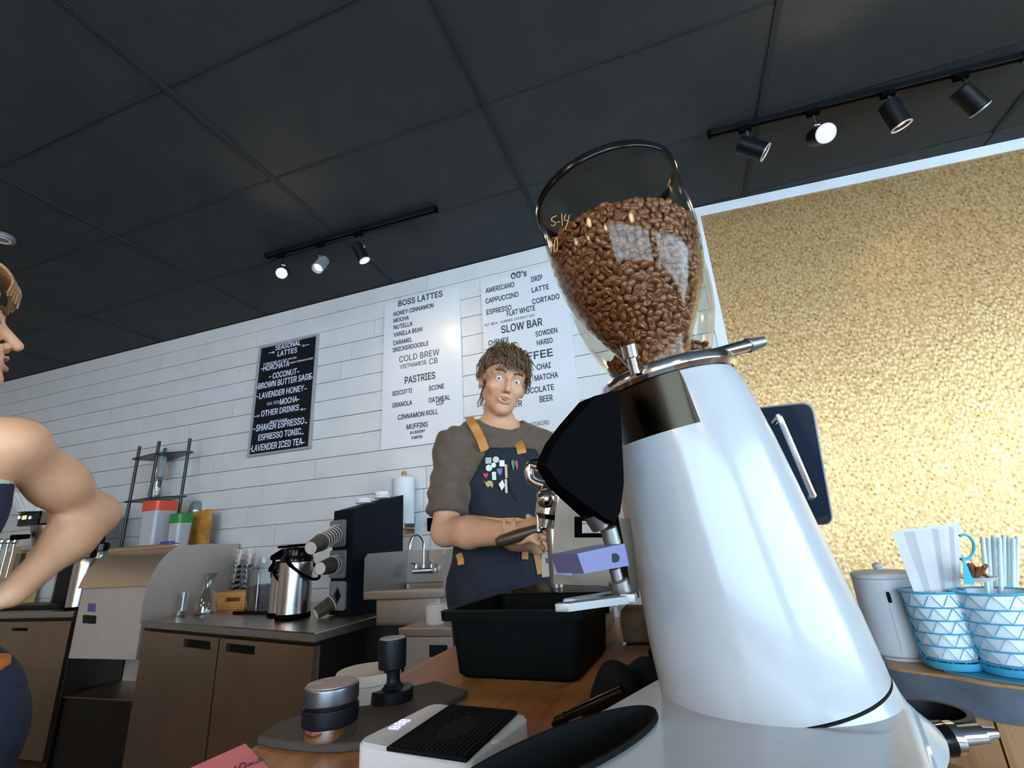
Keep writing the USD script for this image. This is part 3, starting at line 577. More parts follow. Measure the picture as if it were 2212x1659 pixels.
# lidded plastic tub behind the tamper
q = on(795, 1522, BZ); t = thing('plastic_tub', 'round translucent tub with a cream lid half hidden by the tamper', 'tub', q)
look('tub_cream', (.50, .43, .36), .5); look('tub_body', (.48, .42, .36), .3)
obj('body', lathe([(0, 0), (.035, 0), (.037, .003), (.0425, .034), (.0405, .034), (.035, .004), (0, .004)], q, n=40), 'tub_body', t)
obj('lid', lathe([(.0425, .030), (.0445, .031), (.0445, .042), (.043, .0435), (.040, .0425), (0, .0425), (0, .039), (.0425, .038), (.0425, .030)], q, n=40), 'tub_cream', t)
# kitchen scale with ribbed mat
SZ = BZ + .030
c = [on(*p, SZ)[:2] for p in ((784, 1592), (935, 1517), (1143, 1548))]
e1, e2 = unit(c[1] - c[0]), unit(c[2] - c[1]); e2 = unit(e2 - e1 * (e1 @ e2)); w1, w2 = np.linalg.norm(c[1] - c[0]) * 1.0, (c[2] - c[1]) @ e2
E1, E2 = V(*e1, 0), V(*e2, 0); LW = w1 + .012; so = V(*c[1], 0) - E1 * LW
t = thing('scale', 'white digital coffee scale with a ribbed black mat', 'scale', (*(so + E1 * .07 + E2 * w2 / 2)[:2], BZ))
def rr(o, w, h, z0, z1, r, bv): return put(slab(rrect(w, h, r, 8), z0, z1, bv), o, E1, E2, V(0, 0, 1))
obj('body', rr(so, LW, w2, BZ + .004, SZ, .014, .003), 'white_plastic', t)
for fx in (.02, LW - .02):
    for fy in (.02, w2 - .02): p = so + E1 * fx + E2 * fy; obj('foot', cyl(V(*p[:2], BZ), V(*p[:2], BZ + .0045), .008, n=12), 'black_rubber', t)
mc = [aZ(*p, SZ + .004) for p in ((834, 1612), (972, 1520), (1124, 1527), (1007, 1637))]
m0, ma, mb = mc[0], mc[1] - mc[0], mc[3] - mc[0]; La, Lb = np.linalg.norm(ma), np.linalg.norm(mb); ma, mb = ma / La, mb / Lb
mat_ = bx((0, 0, 0), (La, Lb, .0035), .001, (ma, mb, V(0, 0, 1)), m0 - V(0, 0, .004))
mt = obj('mat', mat_, 'black_rubber', t)
for k in range(17):
    y = .003 + (Lb - .009) * k / 16; segs = [(0.004, La - .004)]
    if 5 <= k <= 11:
        hw = .034 * math.sqrt(max(.01, 1 - ((k - 8) / 3.6) ** 2)); segs = [(.004, La / 2 - hw), (La / 2 + hw, La - .004)]
    for a, b in segs: obj('rib', bx((a, y, .0033), (b, y + .0034, .0052), .0006, (ma, mb, V(0, 0, 1)), m0 - V(0, 0, .004)), 'black_rubber', t)
look('led', (.6, .6, .8), .5, emit=(.55, .60, 1.0, .55))
D1, D2 = -mb * 0 + ma, mb
for k, ch in enumerate(('8', '8', '8')):
    p0 = aZ(872 + 0, 1563, SZ + .0003); u_ = unit(aZ(905, 1553, SZ) - p0)
for k, (px, sx) in enumerate((((858, 1575), 1), ((869, 1567), 1), ((880, 1560), 1))):
    p = aZ(*px, SZ + .0003); e = ma; n_ = unit(np.cross((0, 0, 1), e)); hh, ww = .0105, .0055
    seg = []
    for a, b in (((0, 0), (1, 0)), ((0, 1), (1, 1)), ((0, 2), (1, 2)), ((0, 0), (0, 2)), ((1, 0), (1, 2))):
        A = p + e * (a[0] * ww) + n_ * (a[1] * hh / 2); B_ = p + e * (b[0] * ww) + n_ * (b[1] * hh / 2); d_ = unit(B_ - A); s_ = np.cross((0, 0, 1), d_)
        seg.append(outline([A - s_ * .0005, B_ - s_ * .0005, B_ + s_ * .0005, A + s_ * .0005], V(0, 0, .0004)))
    obj('digit', join(*seg), 'led', t, label='glowing display digit')
p = aZ(1068, 1603, SZ + .0002); obj('power_mark', lathe([(.0022, 0), (.003, 0), (.003, .0004), (.0022, .0004), (.0022, 0)], p, n=20), 'paper_white', t)
# pink note
nz = BZ + .0012
look('pink_paper', (.86, .23, .26), .8)
nc = [aZ(*p, nz + dz) for p, dz in (((405, 1650), .006), ((530, 1604), .002), ((606, 1690), 0), ((455, 1745), 0))]
t = thing('sticky_note', 'pink paper note with dark handwriting at the edge of the bar', 'note', (*np.mean(nc, 0)[:2], BZ))
obj('sheet', outline([V(*p[:2], nz) for p in nc], V(0, 0, .0012)), 'pink_paper', t)
ink = [[(516, 1659), (520, 1650), (527, 1648), (532, 1654), (526, 1660)], [(536, 1655), (540, 1648), (543, 1652), (548, 1646)], [(552, 1650), (556, 1644)], [(556, 1640), (562, 1637), (560, 1645), (568, 1640)], [(505, 1659), (510, 1655)]]
obj('handwriting', join(*[tube([aZ(x, y, nz + .0016) for x, y in spline(np.array(s, float), 3)], .0005, 5) for s in ink]), 'letter_dark', t)
# black bus tub
look('tub_black', (.003, .004, .004), .6, spec=.06)
b0, b1 = aZ(985, 1465, BZ), aZ(1250, 1478, BZ); ex = unit(b1 - b0); ey = V(-ex[1], ex[0], 0); Wd = np.linalg.norm(b1 - b0); H = .098; Dp = .205
t = thing('storage_tub', 'black open plastic tub standing on the bar', 'tub', (*(b0 + ex * Wd / 2 + ey * Dp / 2)[:2], BZ))
def ring4(x0, x1, y0, y1, z, r=.016): return [b0 + ex * x + ey * y + V(0, 0, z) for x, y in (lambda P: [(x0 + a, y0 + c) for a, c in P])(rrect(x1 - x0, y1 - y0, r, 6))]
lay = [ring4(.006, Wd - .006, .006, Dp - .006, 0), ring4(0, Wd, 0, Dp, .006), ring4(-.009, Wd + .009, -.009, Dp + .009, H), ring4(-.005, Wd + .005, -.005, Dp + .005, H), ring4(.004, Wd - .004, .004, Dp - .004, .006)]
n_ = len(lay[0]); vv = np.vstack(lay + [[np.mean(lay[0], 0)], [np.mean(lay[4], 0)]]); ff = []
for i in range(4):
    for k in range(n_): a, b, c, d = i * n_ + k, i * n_ + (k + 1) % n_, (i + 1) * n_ + (k + 1) % n_, (i + 1) * n_ + k; ff += [(a, b, c), (a, c, d)]
for k in range(n_): ff += [(5 * n_, (k + 1) % n_, k), (5 * n_ + 1, 4 * n_ + k, 4 * n_ + (k + 1) % n_)]
obj('body', tm(vv, ff), 'tub_black', t)
lip = [ring4(-.009, Wd + .009, -.009, Dp + .009, H - .014), ring4(-.020, Wd + .020, -.020, Dp + .020, H - .012), ring4(-.021, Wd + .021, -.021, Dp + .021, H + .002), ring4(-.005, Wd + .005, -.005, Dp + .005, H + .003)]
vv = np.vstack(lip); ff = []
for i in range(4):
    j = (i + 1) % 4
    for k in range(n_): a, b, c, d = i * n_ + k, i * n_ + (k + 1) % n_, j * n_ + (k + 1) % n_, j * n_ + k; ff += [(a, b, c), (a, c, d)]
obj('rim', tm(vv, ff), 'tub_black', t)
tubc = b0 + ex * Wd / 2 + ey * Dp / 2
# clear box with coffee between tub and grinder
q0 = aY(1258, 1342, .83); t = thing('plastic_box', 'clear plastic box with brown contents between the black tub and the grinder', 'box', (-.05, 1.0, BZ))
c0, c1 = V(-.150, 1.03, BZ), V(.04, 1.12, BZ + .098)
bb = diff(bx(c0, c1, .006), bx(c0 + .003, c1 + V(-.003, -.003, .02), .004)); obj('body', bb, 'glass_smoke', t)
look('coffee_grounds', (.16, .07, .03), .9, var=.3, vscale=80)
obj('grounds', bx(c0 + .0045, V(c1[0] - .0045, c1[1] - .0045, BZ + .062), .004), 'coffee_grounds', t, label='brown ground coffee')
obj('lid', join(bx((c0[0] - .003, c0[1] - .003, c1[2]), (c1[0] + .003, c1[1] + .003, c1[2] + .006), .002)), 'grey_plastic', t)
# dark cleaning cloth and brush behind the grinder base
look('dark_cloth', (.005, .006, .007), .8, spec=.1)
def cloth_sdf(P):
    d = 9.
    for a, b, ra, rb in ((V(-.12, .62, BZ + .010), V(-.085, .68, BZ + .02), .018, .024), (V(-.10, .66, BZ + .02), V(-.07, .67, BZ + .03), .024, .016), (V(-.12, .66, BZ + .014), V(-.09, .70, BZ + .022), .025, .025)): d = smin(d, cone_sdf(P, a, b, ra, rb), .03)
    return smax(d + .006 * np.sin(P[..., 0] * 90 + P[..., 1] * 60), BZ + .001 - P[..., 2], .002)
obj('bar_towel', surfnet(cloth_sdf, (-.19, .57, BZ - .01), (-.02, .76, BZ + .10), .004), 'dark_cloth', label='crumpled black bar towel behind the grinder base', cat='towel')
# pick: slim dark brush lying against the grinder base
pa, pb = aZ(1195, 1562, BZ + .007), aZ(1345, 1490, BZ + .045)
t = thing('cleaning_brush', 'slim black brush leaning beside the grinder tray', 'brush', (*pa[:2], BZ))
obj('handle', tube([pa + (pb - pa) * k for k in (.2, .5, 1.0)], [.0045, .006, .0052], 12), 'black_gloss', t)
obj('ferrule', tube([pa + (pb - pa) * k for k in (.06, .2)], [.0052, .0055], 12), 'gunmetal', t)
obj('bristles', tube([pa - V(0, 0, .002), pa + (pb - pa) * .07], [.003, .005], 10), 'black_matte', t)
# portafilter lying at the right edge of the bar
q = aZ(2006, 1566, BZ); t = thing('portafilter', 'black handled portafilter with chrome collar at the right edge of the bar', 'portafilter', (.178, .60, BZ))
d0, d1 = aZ(1985, 1602, BZ + .017), aZ(2072, 1592, BZ + .019)
dd = unit(d1 - d0)
obj('handle', lathe([(0, -.045), (.010, -.044), (.0145, -.038), (.015, -.020), (.0125, .0), (.0135, .012), (0, .014)], d0 + dd * .012, dd, 24), 'black_gloss', t)
obj('collar', lathe([(0, .012), (.0125, .012), (.0125, .020), (.0085, .022), (.0080, .042), (0, .042)], d0 + dd * .012, dd, 24), 'chrome', t)
qh_ = aZ(2012, 1570, BZ + .012)
obj('head', lathe([(.024, -.010), (.030, -.008), (.0325, .008), (.0345, .009), (.0345, .014), (.029, .014), (.027, -.002), (0, -.004), (0, -.010), (.024, -.010)], qh_, n=32), 'black_metal', t)
obj('spring_pin', cyl(d0 + dd * .052, d0 + dd * .066, .0065, .004), 'chrome', t)
# black round dish under the portafilter
# ---------------------------------------------------------------- the condiment counter on the right
LZ = -.25
look('ledge_edge', (.13, .15, .19), .5, var=.2, vscale=20)
look('blue_mat', (.05, .26, .36), .6); look('blue_wire', (.06, .40, .62), .45)
wood('ledge_wood', (.36, .17, .06), (.54, .30, .13), (12, 1.2, 12), .4)
lf = [aZ(*p, LZ)[:2] for p in ((1903, 1434.7), (1944, 1446), (2057, 1461), (2132, 1476), (2212, 1485))]
lp = [tuple(p) for p in lf]; lp = [(lp[0][0] - .012, lp[0][1] + .05), (lp[0][0] - .006, lp[0][1] + .018)] + lp
dv = unit(np.array(lp[-1]) - lp[-2]); lp_end = (lp[-1][0] + dv[0] * .5, lp[-1][1] + dv[1] * .5)
back = aZ(1888, 1388, LZ)[:2]
ledge = lp + [lp_end, (lp_end[0] + .25, lp_end[1] + .5), (back[0] + .4, back[1] + .12), (back[0] + .03, back[1] + .03), tuple(back)]
t = thing('condiment_counter', 'curved condiment counter with a grey edge and wooden front at the right', 'counter', (.6, 1.0, FL))
pg = Polygon(ledge).buffer(0)
def flat(pg, z0, z1): return prism(np.array(pg.exterior.coords)[:-1], (0, 0, z0), (1, 0, 0), (0, 1, 0), (0, 0, z1 - z0))
obj('top', flat(pg.buffer(-.001), LZ - .004, LZ), 'ledge_wood', t)
obj('edge', flat(pg, LZ - .052, LZ - .004), 'ledge_edge', t, label='grey laminate edge band')
obj('core', flat(pg.buffer(-.035), FL, LZ - .0525), 'bar_black', t)
inn = np.array(pg.buffer(-.020).exterior.coords)[:-1]
peri = np.vstack([inn, inn[:1]]); seg = np.linalg.norm(np.diff(peri, axis=0), axis=1); cum = np.r_[0, np.cumsum(seg)]
npl = int(cum[-1] / .085)
for k in range(npl):
    a, b = (cum[-1] * k / npl, cum[-1] * (k + 1) / npl - .0015)
    pa, pb = [np.array([np.interp(x, cum, peri[:, i]) for i in (0, 1)]) for x in (a, b)]; d = unit(pb - pa); n = V(-d[1], d[0])
    if Polygon(inn).buffer(.002).contains(Polygon([pa + n * .003, pb + n * .003, pb + n * .012, pa + n * .012]).centroid): n = -n
    obj('plank', bx((0, 0, FL), (np.linalg.norm(pb - pa), .013, LZ - .0528), .001, (V(*d, 0), V(*n, 0), V(0, 0, 1)), V(*pa, 0)), 'light_wood', t)
obj('ledge_mat', flat(Polygon([tuple(aZ(*p, LZ)[:2]) for p in ((2040, 1452), (2125, 1469), (2260, 1488), (2270, 1440), (2100, 1415))]), LZ + .0004, LZ + .003), 'blue_mat', label='blue green mat under the wire baskets', cat='mat')
# white canister
q = aZ(1950, 1418, LZ); t = thing('canister', 'white round lidded canister with a dark slot on the condiment counter', 'canister', q); R = .048
look('canister_white', (.62, .64, .68), .45)
obj('body', lathe([(0, .0), (R * .93, 0), (R * .97, .002), (R, .014), (R * 1.01, .138), (0, .138)], q, n=48), 'canister_white', t)
obj('foot_ring', lathe([(R * .955, .004), (R * 1.0, .006), (R * 1.0, .0085), (R * .955, .0085), (R * .955, .004)], q, n=48), 'frame_grey', t)
obj('lid', lathe([(R * .98, .1385), (R * 1.025, .1388), (R * 1.025, .146), (R * .9, .150), (0, .153), (0, .1385), (R * .98, .1385)], q, n=48), 'white_plastic', t)
obj('knob', lathe([(0, .152), (.006, .152), (.009, .157), (.008, .163), (0, .166)], q, n=24), 'white_plastic', t)
cd = unit(V(-q[0], -q[1], 0)); sd_ = V(-cd[1], cd[0], 0)
fa = unit(cd * .9 - sd_ * -.44)
sl = aY(1912, 1278, q[1]); dirs = unit(V(sl[0] - q[0], 0, 0) * 1.0 + cd * .035)
obj('slot', put(slab(rrect(.006, .019, .0029, 5), -.001, .0012, .0003), q + dirs * (R * 1.004) + V(0, 0, .098), unit(np.cross((0, 0, 1), dirs)), V(0, 0, 1), dirs), 'black_matte', t)
obj('seam', put(bx((-.0004, -.050, 0), (.0004, .050, .0006)), q + dirs * (R * 1.003) + V(0, 0, .07), unit(np.cross((0, 0, 1), dirs)), V(0, 0, 1), dirs), 'frame_grey', t)
# wire baskets with stacked cups
def basket(q, s, label, h=.118, rb=.040, rt=.047):
    t = thing('wire_basket', label, 'basket', q, 'blue wire baskets')
    n = 11
    def rad(z): return (rb + (rt - rb) * z / h) * s
    def ringz(z, r=.0012, dr=0): return tube([q + V((rad(z) + dr) * math.cos(a), (rad(z) + dr) * math.sin(a), z) for a in np.arange(32) * 2 * np.pi / 32], r, 6, True)
    zs = [.016, .036, .056, .076, .096, h]
    obj('dish', lathe([(0, .001), (rad(0) * .98, .001), (rad(0) * 1.08, .006), (rad(0) * 1.12, .013), (rad(0) * 1.09, .013), (rad(0) * 1.0, .006), (0, .004)], q, n=40), 'blue_wire', t)
    for z in zs: obj('hoop', ringz(z), 'blue_wire', t)
    for z0, z1 in zip([.007] + zs[:-1], zs):
        obj('zigzag', tube([q + V(rad((z0, z1)[k % 2]) * math.cos(np.pi * k / n), rad((z0, z1)[k % 2]) * math.sin(np.pi * k / n), (z0, z1)[k % 2]) for k in range(2 * n)], .0009, 5, True), 'blue_wire', t)
    obj('rim', ringz(h + .001, .0022), 'blue_wire', t)
    return t, rad
def cup(name, q, r0, r1, h, mat_, label, cat='cup', group=None, wall=.0012, axis=(0, 0, 1), extra=None):
    t = thing(name, label, cat, q, group)
    obj('wall', lathe([(0, .002), (r0, .002), (r0, 0), (r0 + .001, 0), (r1, h), (r1 + .0022, h - .0008), (r1 + .0024, h + .0018), (r1 - wall, h + .0018), (r0 - wall, .004), (0, .004)], q, axis, 32), mat_, t)
    return t
def cupstack(q, n, label0, group, r0=.028, r1=.041, h=.095, pitch=.012, mat_='paper_white'):
    for k in range(n):
        nth = ['lowest', 'second', 'third', 'fourth', 'fifth', 'sixth', 'seventh'][k] if k < n - 1 else 'topmost'
        cup('paper_cup', q + V(0, 0, .004 + pitch * k), r0, r1, h, mat_, f'white paper cup, {nth} of the nested stack {label0}', group=group)
qa = aZ(2062, 1440, LZ + .003); ta, rada = basket(qa, .98, 'blue wire basket holding paper sleeves, beside the white canister')
cup('white_liner_cup', qa + V(0, 0, .0165), .034, .0445, .100, 'paper_white', 'white cup lining the blue basket that holds the paper sleeves', 'cup')
qb = aZ(2200, 1453, LZ + .003); tb, radb = basket(qb, 1.12, 'blue wire basket at the right edge holding clear straws')
cup('white_liner_cup', qb + V(0, 0, .0165), .038, .0495, .100, 'paper_white', 'white cup lining the rightmost blue basket', 'cup')
obj('grip_fin', hullpts([aD(x, y, d) for x, y in ((2078, 1195), (2106, 1262), (2082, 1262)) for d in (.785, .800)]), 'blue_wire', tb)
obj('grip_ring', tube([aD(2082 + 22 * math.cos(a), 1182 + 27 * math.sin(a), .792) for a in np.linspace(-2.0, 1.9, 18)], .0022, 8), 'blue_wire', tb)
look('sleeve_grey', (.60, .60, .64), .75); look('sleeve_paper', (.80, .80, .83), .75, var=.05, vscale=50)  # the greyer copy paints shade into some sleeves to set them apart
# paper sleeves fanned out in the first basket: bottom inside the cup, top in the picture at these points
tops = [(1938, 1148, .80), (1962, 1143, .81), (1984, 1143, .79), (2000, 1140, .80), (2014, 1137, .785), (2026, 1134, .80), (2037, 1136, .79), (2048, 1133, .78), (2062, 1130, .79)]
ords = ['leftmost', 'second from the left', 'third from the left', 'fourth from the left', 'middle', 'fourth from the right', 'third from the right', 'second from the right', 'rightmost']
for k, (x, y, dd_) in enumerate(tops):
    top = aD(x, y, .842 + .0040 * k); u_ = (k - 4) / 4.0; ft = qa + V(.012 * u_, .004, .03); ft = ft + unit(ft) * (.0034 * (k - 4)); w = unit(top - ft); s_ = unit(np.cross(w, unit(-top))); n_ = np.cross(w, s_); hw = .0074
    Ls = np.linalg.norm(top - ft)
    t = thing('paper_sleeve', f'white paper straw sleeve standing in the blue basket, {ords[k]} of the fan', 'paper sleeve', ft, 'paper sleeves in the basket')
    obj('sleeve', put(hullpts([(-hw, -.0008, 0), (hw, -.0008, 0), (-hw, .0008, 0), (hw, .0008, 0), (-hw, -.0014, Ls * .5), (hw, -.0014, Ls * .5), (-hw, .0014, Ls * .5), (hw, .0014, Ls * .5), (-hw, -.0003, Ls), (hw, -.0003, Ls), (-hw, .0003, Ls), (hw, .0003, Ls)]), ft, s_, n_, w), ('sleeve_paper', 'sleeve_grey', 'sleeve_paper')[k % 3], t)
    obj('crimp', put(bx((-hw, -.0006, Ls - .004), (hw, .0006, Ls + .001)), ft, s_, n_, w), 'paper_white', t)
look('straw_clear', (.70, .86, .90), .2, trans=.25)
for k, (x, y) in enumerate(((2122, 1160), (2134, 1163), (2146, 1158), (2158, 1162), (2168, 1157), (2178, 1160), (2188, 1164), (2197, 1160))):
    top = aD(x, y, .845 + .010 * (k % 3)); ft = qb + V(-.016 + .0045 * k, .012 + .006 * (k % 3), .035)
    obj('drinking_straw', diff(cyl(ft, top, .0034, n=12), cyl(ft - (top - ft) * .01, top + (top - ft) * .01, .0028, n=12)), 'straw_clear', label=f'pale teal clear straw, {NTH[k]} from the left in the rightmost basket', cat='straw', group='clear straws in the right basket')
look('amber_plastic', (.20, .055, .015), .2, coat=.5)
q = aD(2116, 1250, .80); t = thing('sauce_dish', 'small white dish rimmed on the basket with brown sugar sticks', 'dish', q)
obj('dish', lathe([(0, 0), (.016, 0), (.026, .007), (.0245, .007), (.015, .002), (0, .002)], q - V(0, 0, .004), n=32), 'paper_white', t)
for k in range(9):
    a = k * .7; p = q + V(.007 * math.cos(a), .007 * math.sin(a), .009 + .002 * (k % 3)); d = unit(V(-.5 + .12 * k, .3 * math.sin(a), .55))
    obj('sugar_stick', tube([p - d * .010, p - d * .008, p + d * .010, p + d * .013], [.0015, .0033, .0031, .0015], 8), 'amber_plastic', label='glossy brown stick heaped in the small white dish', cat='sugar stick', group='brown sticks in the white dish')
# tablet on a stand behind the grinder
look('screen', (.02, .03, .05), .06, coat=.8)
tp = [None, aD(1735, 870, 1.10), aD(1782, 1135, 1.09)]
ez_ = tp[1] - tp[2]; Hh = np.linalg.norm(ez_); ez_ = unit(ez_); ex_ = unit(np.cross(ez_, (.30, .95, 0))) * -1; nn = np.cross(ex_, ez_); Wt = .19
o_ = tp[1] + ex_ * .018 - ex_ * Wt - ez_ * Hh
t = thing('tablet', 'dark upright tablet screen behind the right side of the white grinder', 'tablet', (*aZ(1740, 1380, LZ)[:2], LZ))
obj('case', put(slab(rrect(Wt, Hh, .022, 6), -.010, -.001, .002), o_, ex_, ez_, nn), 'grey_plastic', t)
obj('screen', put(slab(rrect(Wt - .006, Hh - .006, .020, 6), 0, .0012, .0004), o_ + ex_ * .003 + ez_ * .003 - nn * .0012, ex_, ez_, nn), 'screen', t)
sb = o_ + ex_ * Wt * .5 + ez_ * Hh * .3 - nn * .012; ftp = V(sb[0], sb[1] + .02, LZ)
obj('stand_post', tube([ftp + V(0, 0, .006), ftp * .5 + sb * .5 + V(0, .01, .0), sb], .009, 12), 'steel', t)
obj('stand_base', cyl(ftp, ftp + V(0, 0, .008), .055, bev=.002), 'steel', t)
# ---------------------------------------------------------------- the back counter run (its front line is turned slightly to the planks)
F0, FX, FB = V(-1.445, 1.722, 0), V(-.9706, .2407, 0), V(.2407, .9706, 0); CZ = -.30
def fp(x, y, b=0.0): return aP(x, y, F0 + FB * b, FB)
def fc(a, b, z): return F0 + FX * a + FB * b + V(0, 0, z)
FRM = (FX, FB, V(0, 0, 1))
def fbox(a0, a1, b0, b1, z0, z1, r=.003): return bx((a0, b0, z0), (a1, b1, z1), r, FRM, F0)
def fplate(px, b, th): return outline([fp(x, y, b) for x, y in px], FB * th)
aof = lambda p: float((p - F0) @ FX)
gapA = aof(fp(478, 1362)); LA = 1.51
t = thing('undercounter_fridge', 'two-door stainless steel undercounter fridge below the airpots', 'fridge', fc(LA / 2, .4, FL))
def frid(i, z0, z1, r=.003): return slab([tuple(fc(-.012 + i, -.015 + i, 0)[:2]), (-1.425 - i, 2.735), (-2.99 + i, 2.735), tuple(fc(LA - i, -.015 + i, 0)[:2])], z0, z1, r)
obj('worktop', frid(0, CZ - .036, CZ, .004), 'steel', t)
obj('body', frid(.032, FL + .09, CZ - .037), 'steel_side', t)
def recess(door_box, px, depth=.011):
    q = [fp(x, y) for x, y in px]; a = [aof(p) for p in q]; z = [p[2] for p in q]
    a0, a1, z0, z1 = (a[0] + a[3]) / 2, (a[1] + a[2]) / 2, (z[2] + z[3]) / 2, (z[0] + z[1]) / 2
    return diff(door_box, fbox(a0, a1, -.02, depth, z0, z1, 0)), fbox(min(a0, a1), max(a0, a1), depth - .001, depth + .004, z0, z1, 0)
d1, h1 = recess(fbox(.006, gapA - .006, -.006, .029, FL + .11, CZ - .050, .004), ((491, 1390), (553, 1394), (553, 1413), (491, 1408)))
d2, h2 = recess(fbox(gapA + .006, LA - .01, -.006, .029, FL + .11, CZ - .050, .004), ((400, 1380), (458, 1384), (457, 1402), (400, 1398)))
a = obj('door', d1, 'steel_door', t); obj('handle', h1, 'black_matte', a); a = obj('door', d2, 'steel_door', t); obj('handle', h2, 'black_matte', a)
for k in (.10, LA - .10):
    for b in (.12, .55): obj('leg', cyl(fc(k, b, FL), fc(k, b, FL + .10), .022, n=16), 'black_metal', t)
look('label_purple', (.10, .08, .22), .5)
# ---- things on the fridge worktop
def onc(x, y): return aZ(x, y, CZ)
def onY(x, Y, y=1312): q = aY(x, y, Y); return V(q[0], Y, CZ)
look('amber_liquid', (.55, .22, .05), .1, trans=.6); look('cold_brew', (.045, .011, .006), .3)
q = onY(388, 2.22, 1326); t = thing('glass_tumbler', 'small clear glass with a little amber drink, leftmost on the fridge top', 'glass', q)
obj('glass', lathe([(0, 0), (.032, 0), (.036, .125), (.034, .125), (.030, .008), (0, .008)], q, n=28), 'glass', t)
obj('drink', lathe([(0, .009), (.0295, .009), (.0305, .024), (0, .024)], q, n=28), 'amber_liquid', t)
q = onY(444, 2.30, 1320); t = thing('carafe', 'clear glass carafe with a narrow neck and flared lip', 'carafe', q)
pr = [(.060, .004), (.062, .015), (.052, .085), (.030, .125), (.026, .160), (.028, .190), (.043, .222)]
obj('glass', lathe([(0, 0), (.056, 0)] + pr + [(r - .003, h) for r, h in pr[::-1]] + [(0, .006)], q, n=36), 'glass', t)
# wooden tray
c1, c0 = onY(456, 2.45), onY(528, 2.45); c0, c1 = c1, c0; ex = unit(c1 - c0); ey = V(-ex[1], ex[0], 0); w = np.linalg.norm(c1 - c0); TF = (ex, ey, V(0, 0, 1))
t = thing('wooden_tray', 'small orange wooden tray box beside the clear cups', 'tray', c0 + ex * w / 2)
obj('base', bx((0, 0, 0), (w, .13, .01), .001, TF, c0), 'tray_wood', t)
obj('side', diff(bx((0, 0, .01), (w, .012, .10), .002, TF, c0), bx((w * .40, -.01, .045), (w * .85, .03, .068), .0, TF, c0)), 'tray_wood', t)
obj('side', bx((0, .118, .01), (w, .13, .10), .002, TF, c0), 'tray_wood', t); obj('side', bx((0, .012, .01), (.012, .118, .10), .002, TF, c0), 'tray_wood', t); obj('side', bx((w - .012, .012, .01), (w, .118, .10), .002, TF, c0), 'tray_wood', t)
# two tall stacks of clear cups behind the tray
for nm, (x, y), n in (('left', (504, 1293), 8), ('right', (529, 1291), 8)):
    q = onY(x, 2.655, y)
    for k in range(n):
        z = .033 * k
        c = thing('clear_cup', f'clear plastic cup in the {nm} tall stack, {NTH[k]} from the bottom', 'cup', q + V(0, 0, z), 'clear cups stacked on the fridge')
        obj('wall', lathe([(0, .001), (.030, .001), (.041, .115), (.043, .1155), (.043, .119), (.0412, .119), (.0412, .117)], q + V(0, 0, z), n=20), 'cup_clear', c)
# cold brew bottle
q = onY(561, 2.38); t = thing('cold_brew_bottle', 'square clear bottle half full of dark cold brew', 'bottle', q)
S = .066
def sq(h, s, r): return [(x - s, y - s, h) for x, y in rrect(2 * s, 2 * s, r, 4)]
def loft(layers, o, fr):
    n = len(layers[0]); v = np.vstack([np.array(l) @ np.array(fr) + o for l in layers]); f = []
    for i in range(len(layers) - 1):
        for k in range(n): a, b, c, d = i * n + k, i * n + (k + 1) % n, (i + 1) * n + (k + 1) % n, (i + 1) * n + k; f += [(a, b, c), (a, c, d)]
    m0, m1 = len(v), len(v) + 1; v = np.vstack([v, [v[:n].mean(0)], [v[-n:].mean(0)]])
    for k in range(n): f += [(m0, (k + 1) % n, k), (m1, (len(layers) - 1) * n + k, (len(layers) - 1) * n + (k + 1) % n)]
    m = tm(v, f)
    if m.volume < 0: m.invert()
    return m
obj('bottle', loft([sq(0, S * .95, .016), sq(.004, S, .018), sq(.20, S, .018), sq(.245, S * .8, .03), sq(.262, S * .42, .026), sq(.29, S * .42, .026), sq(.292, S * .36, .022)], q, FRM), 'glass', t)
obj('brew', loft([sq(.006, S * .94, .016), sq(.142, S * .94, .016)], q, FRM), 'cold_brew', t)
c0, c1 = onY(500, 2.24, 1325), onY(585, 2.24, 1326); ex = unit(c1 - c0); ey = V(-ex[1], ex[0], 0)
obj('black_card_tray', put(slab(rrect(np.linalg.norm(c1 - c0), .13, .012, 4), 0, .016, .003), c0, ex, ey, V(0, 0, 1)), 'black_gloss', label='flat black glossy tray in front of the cold brew bottle', cat='tray')
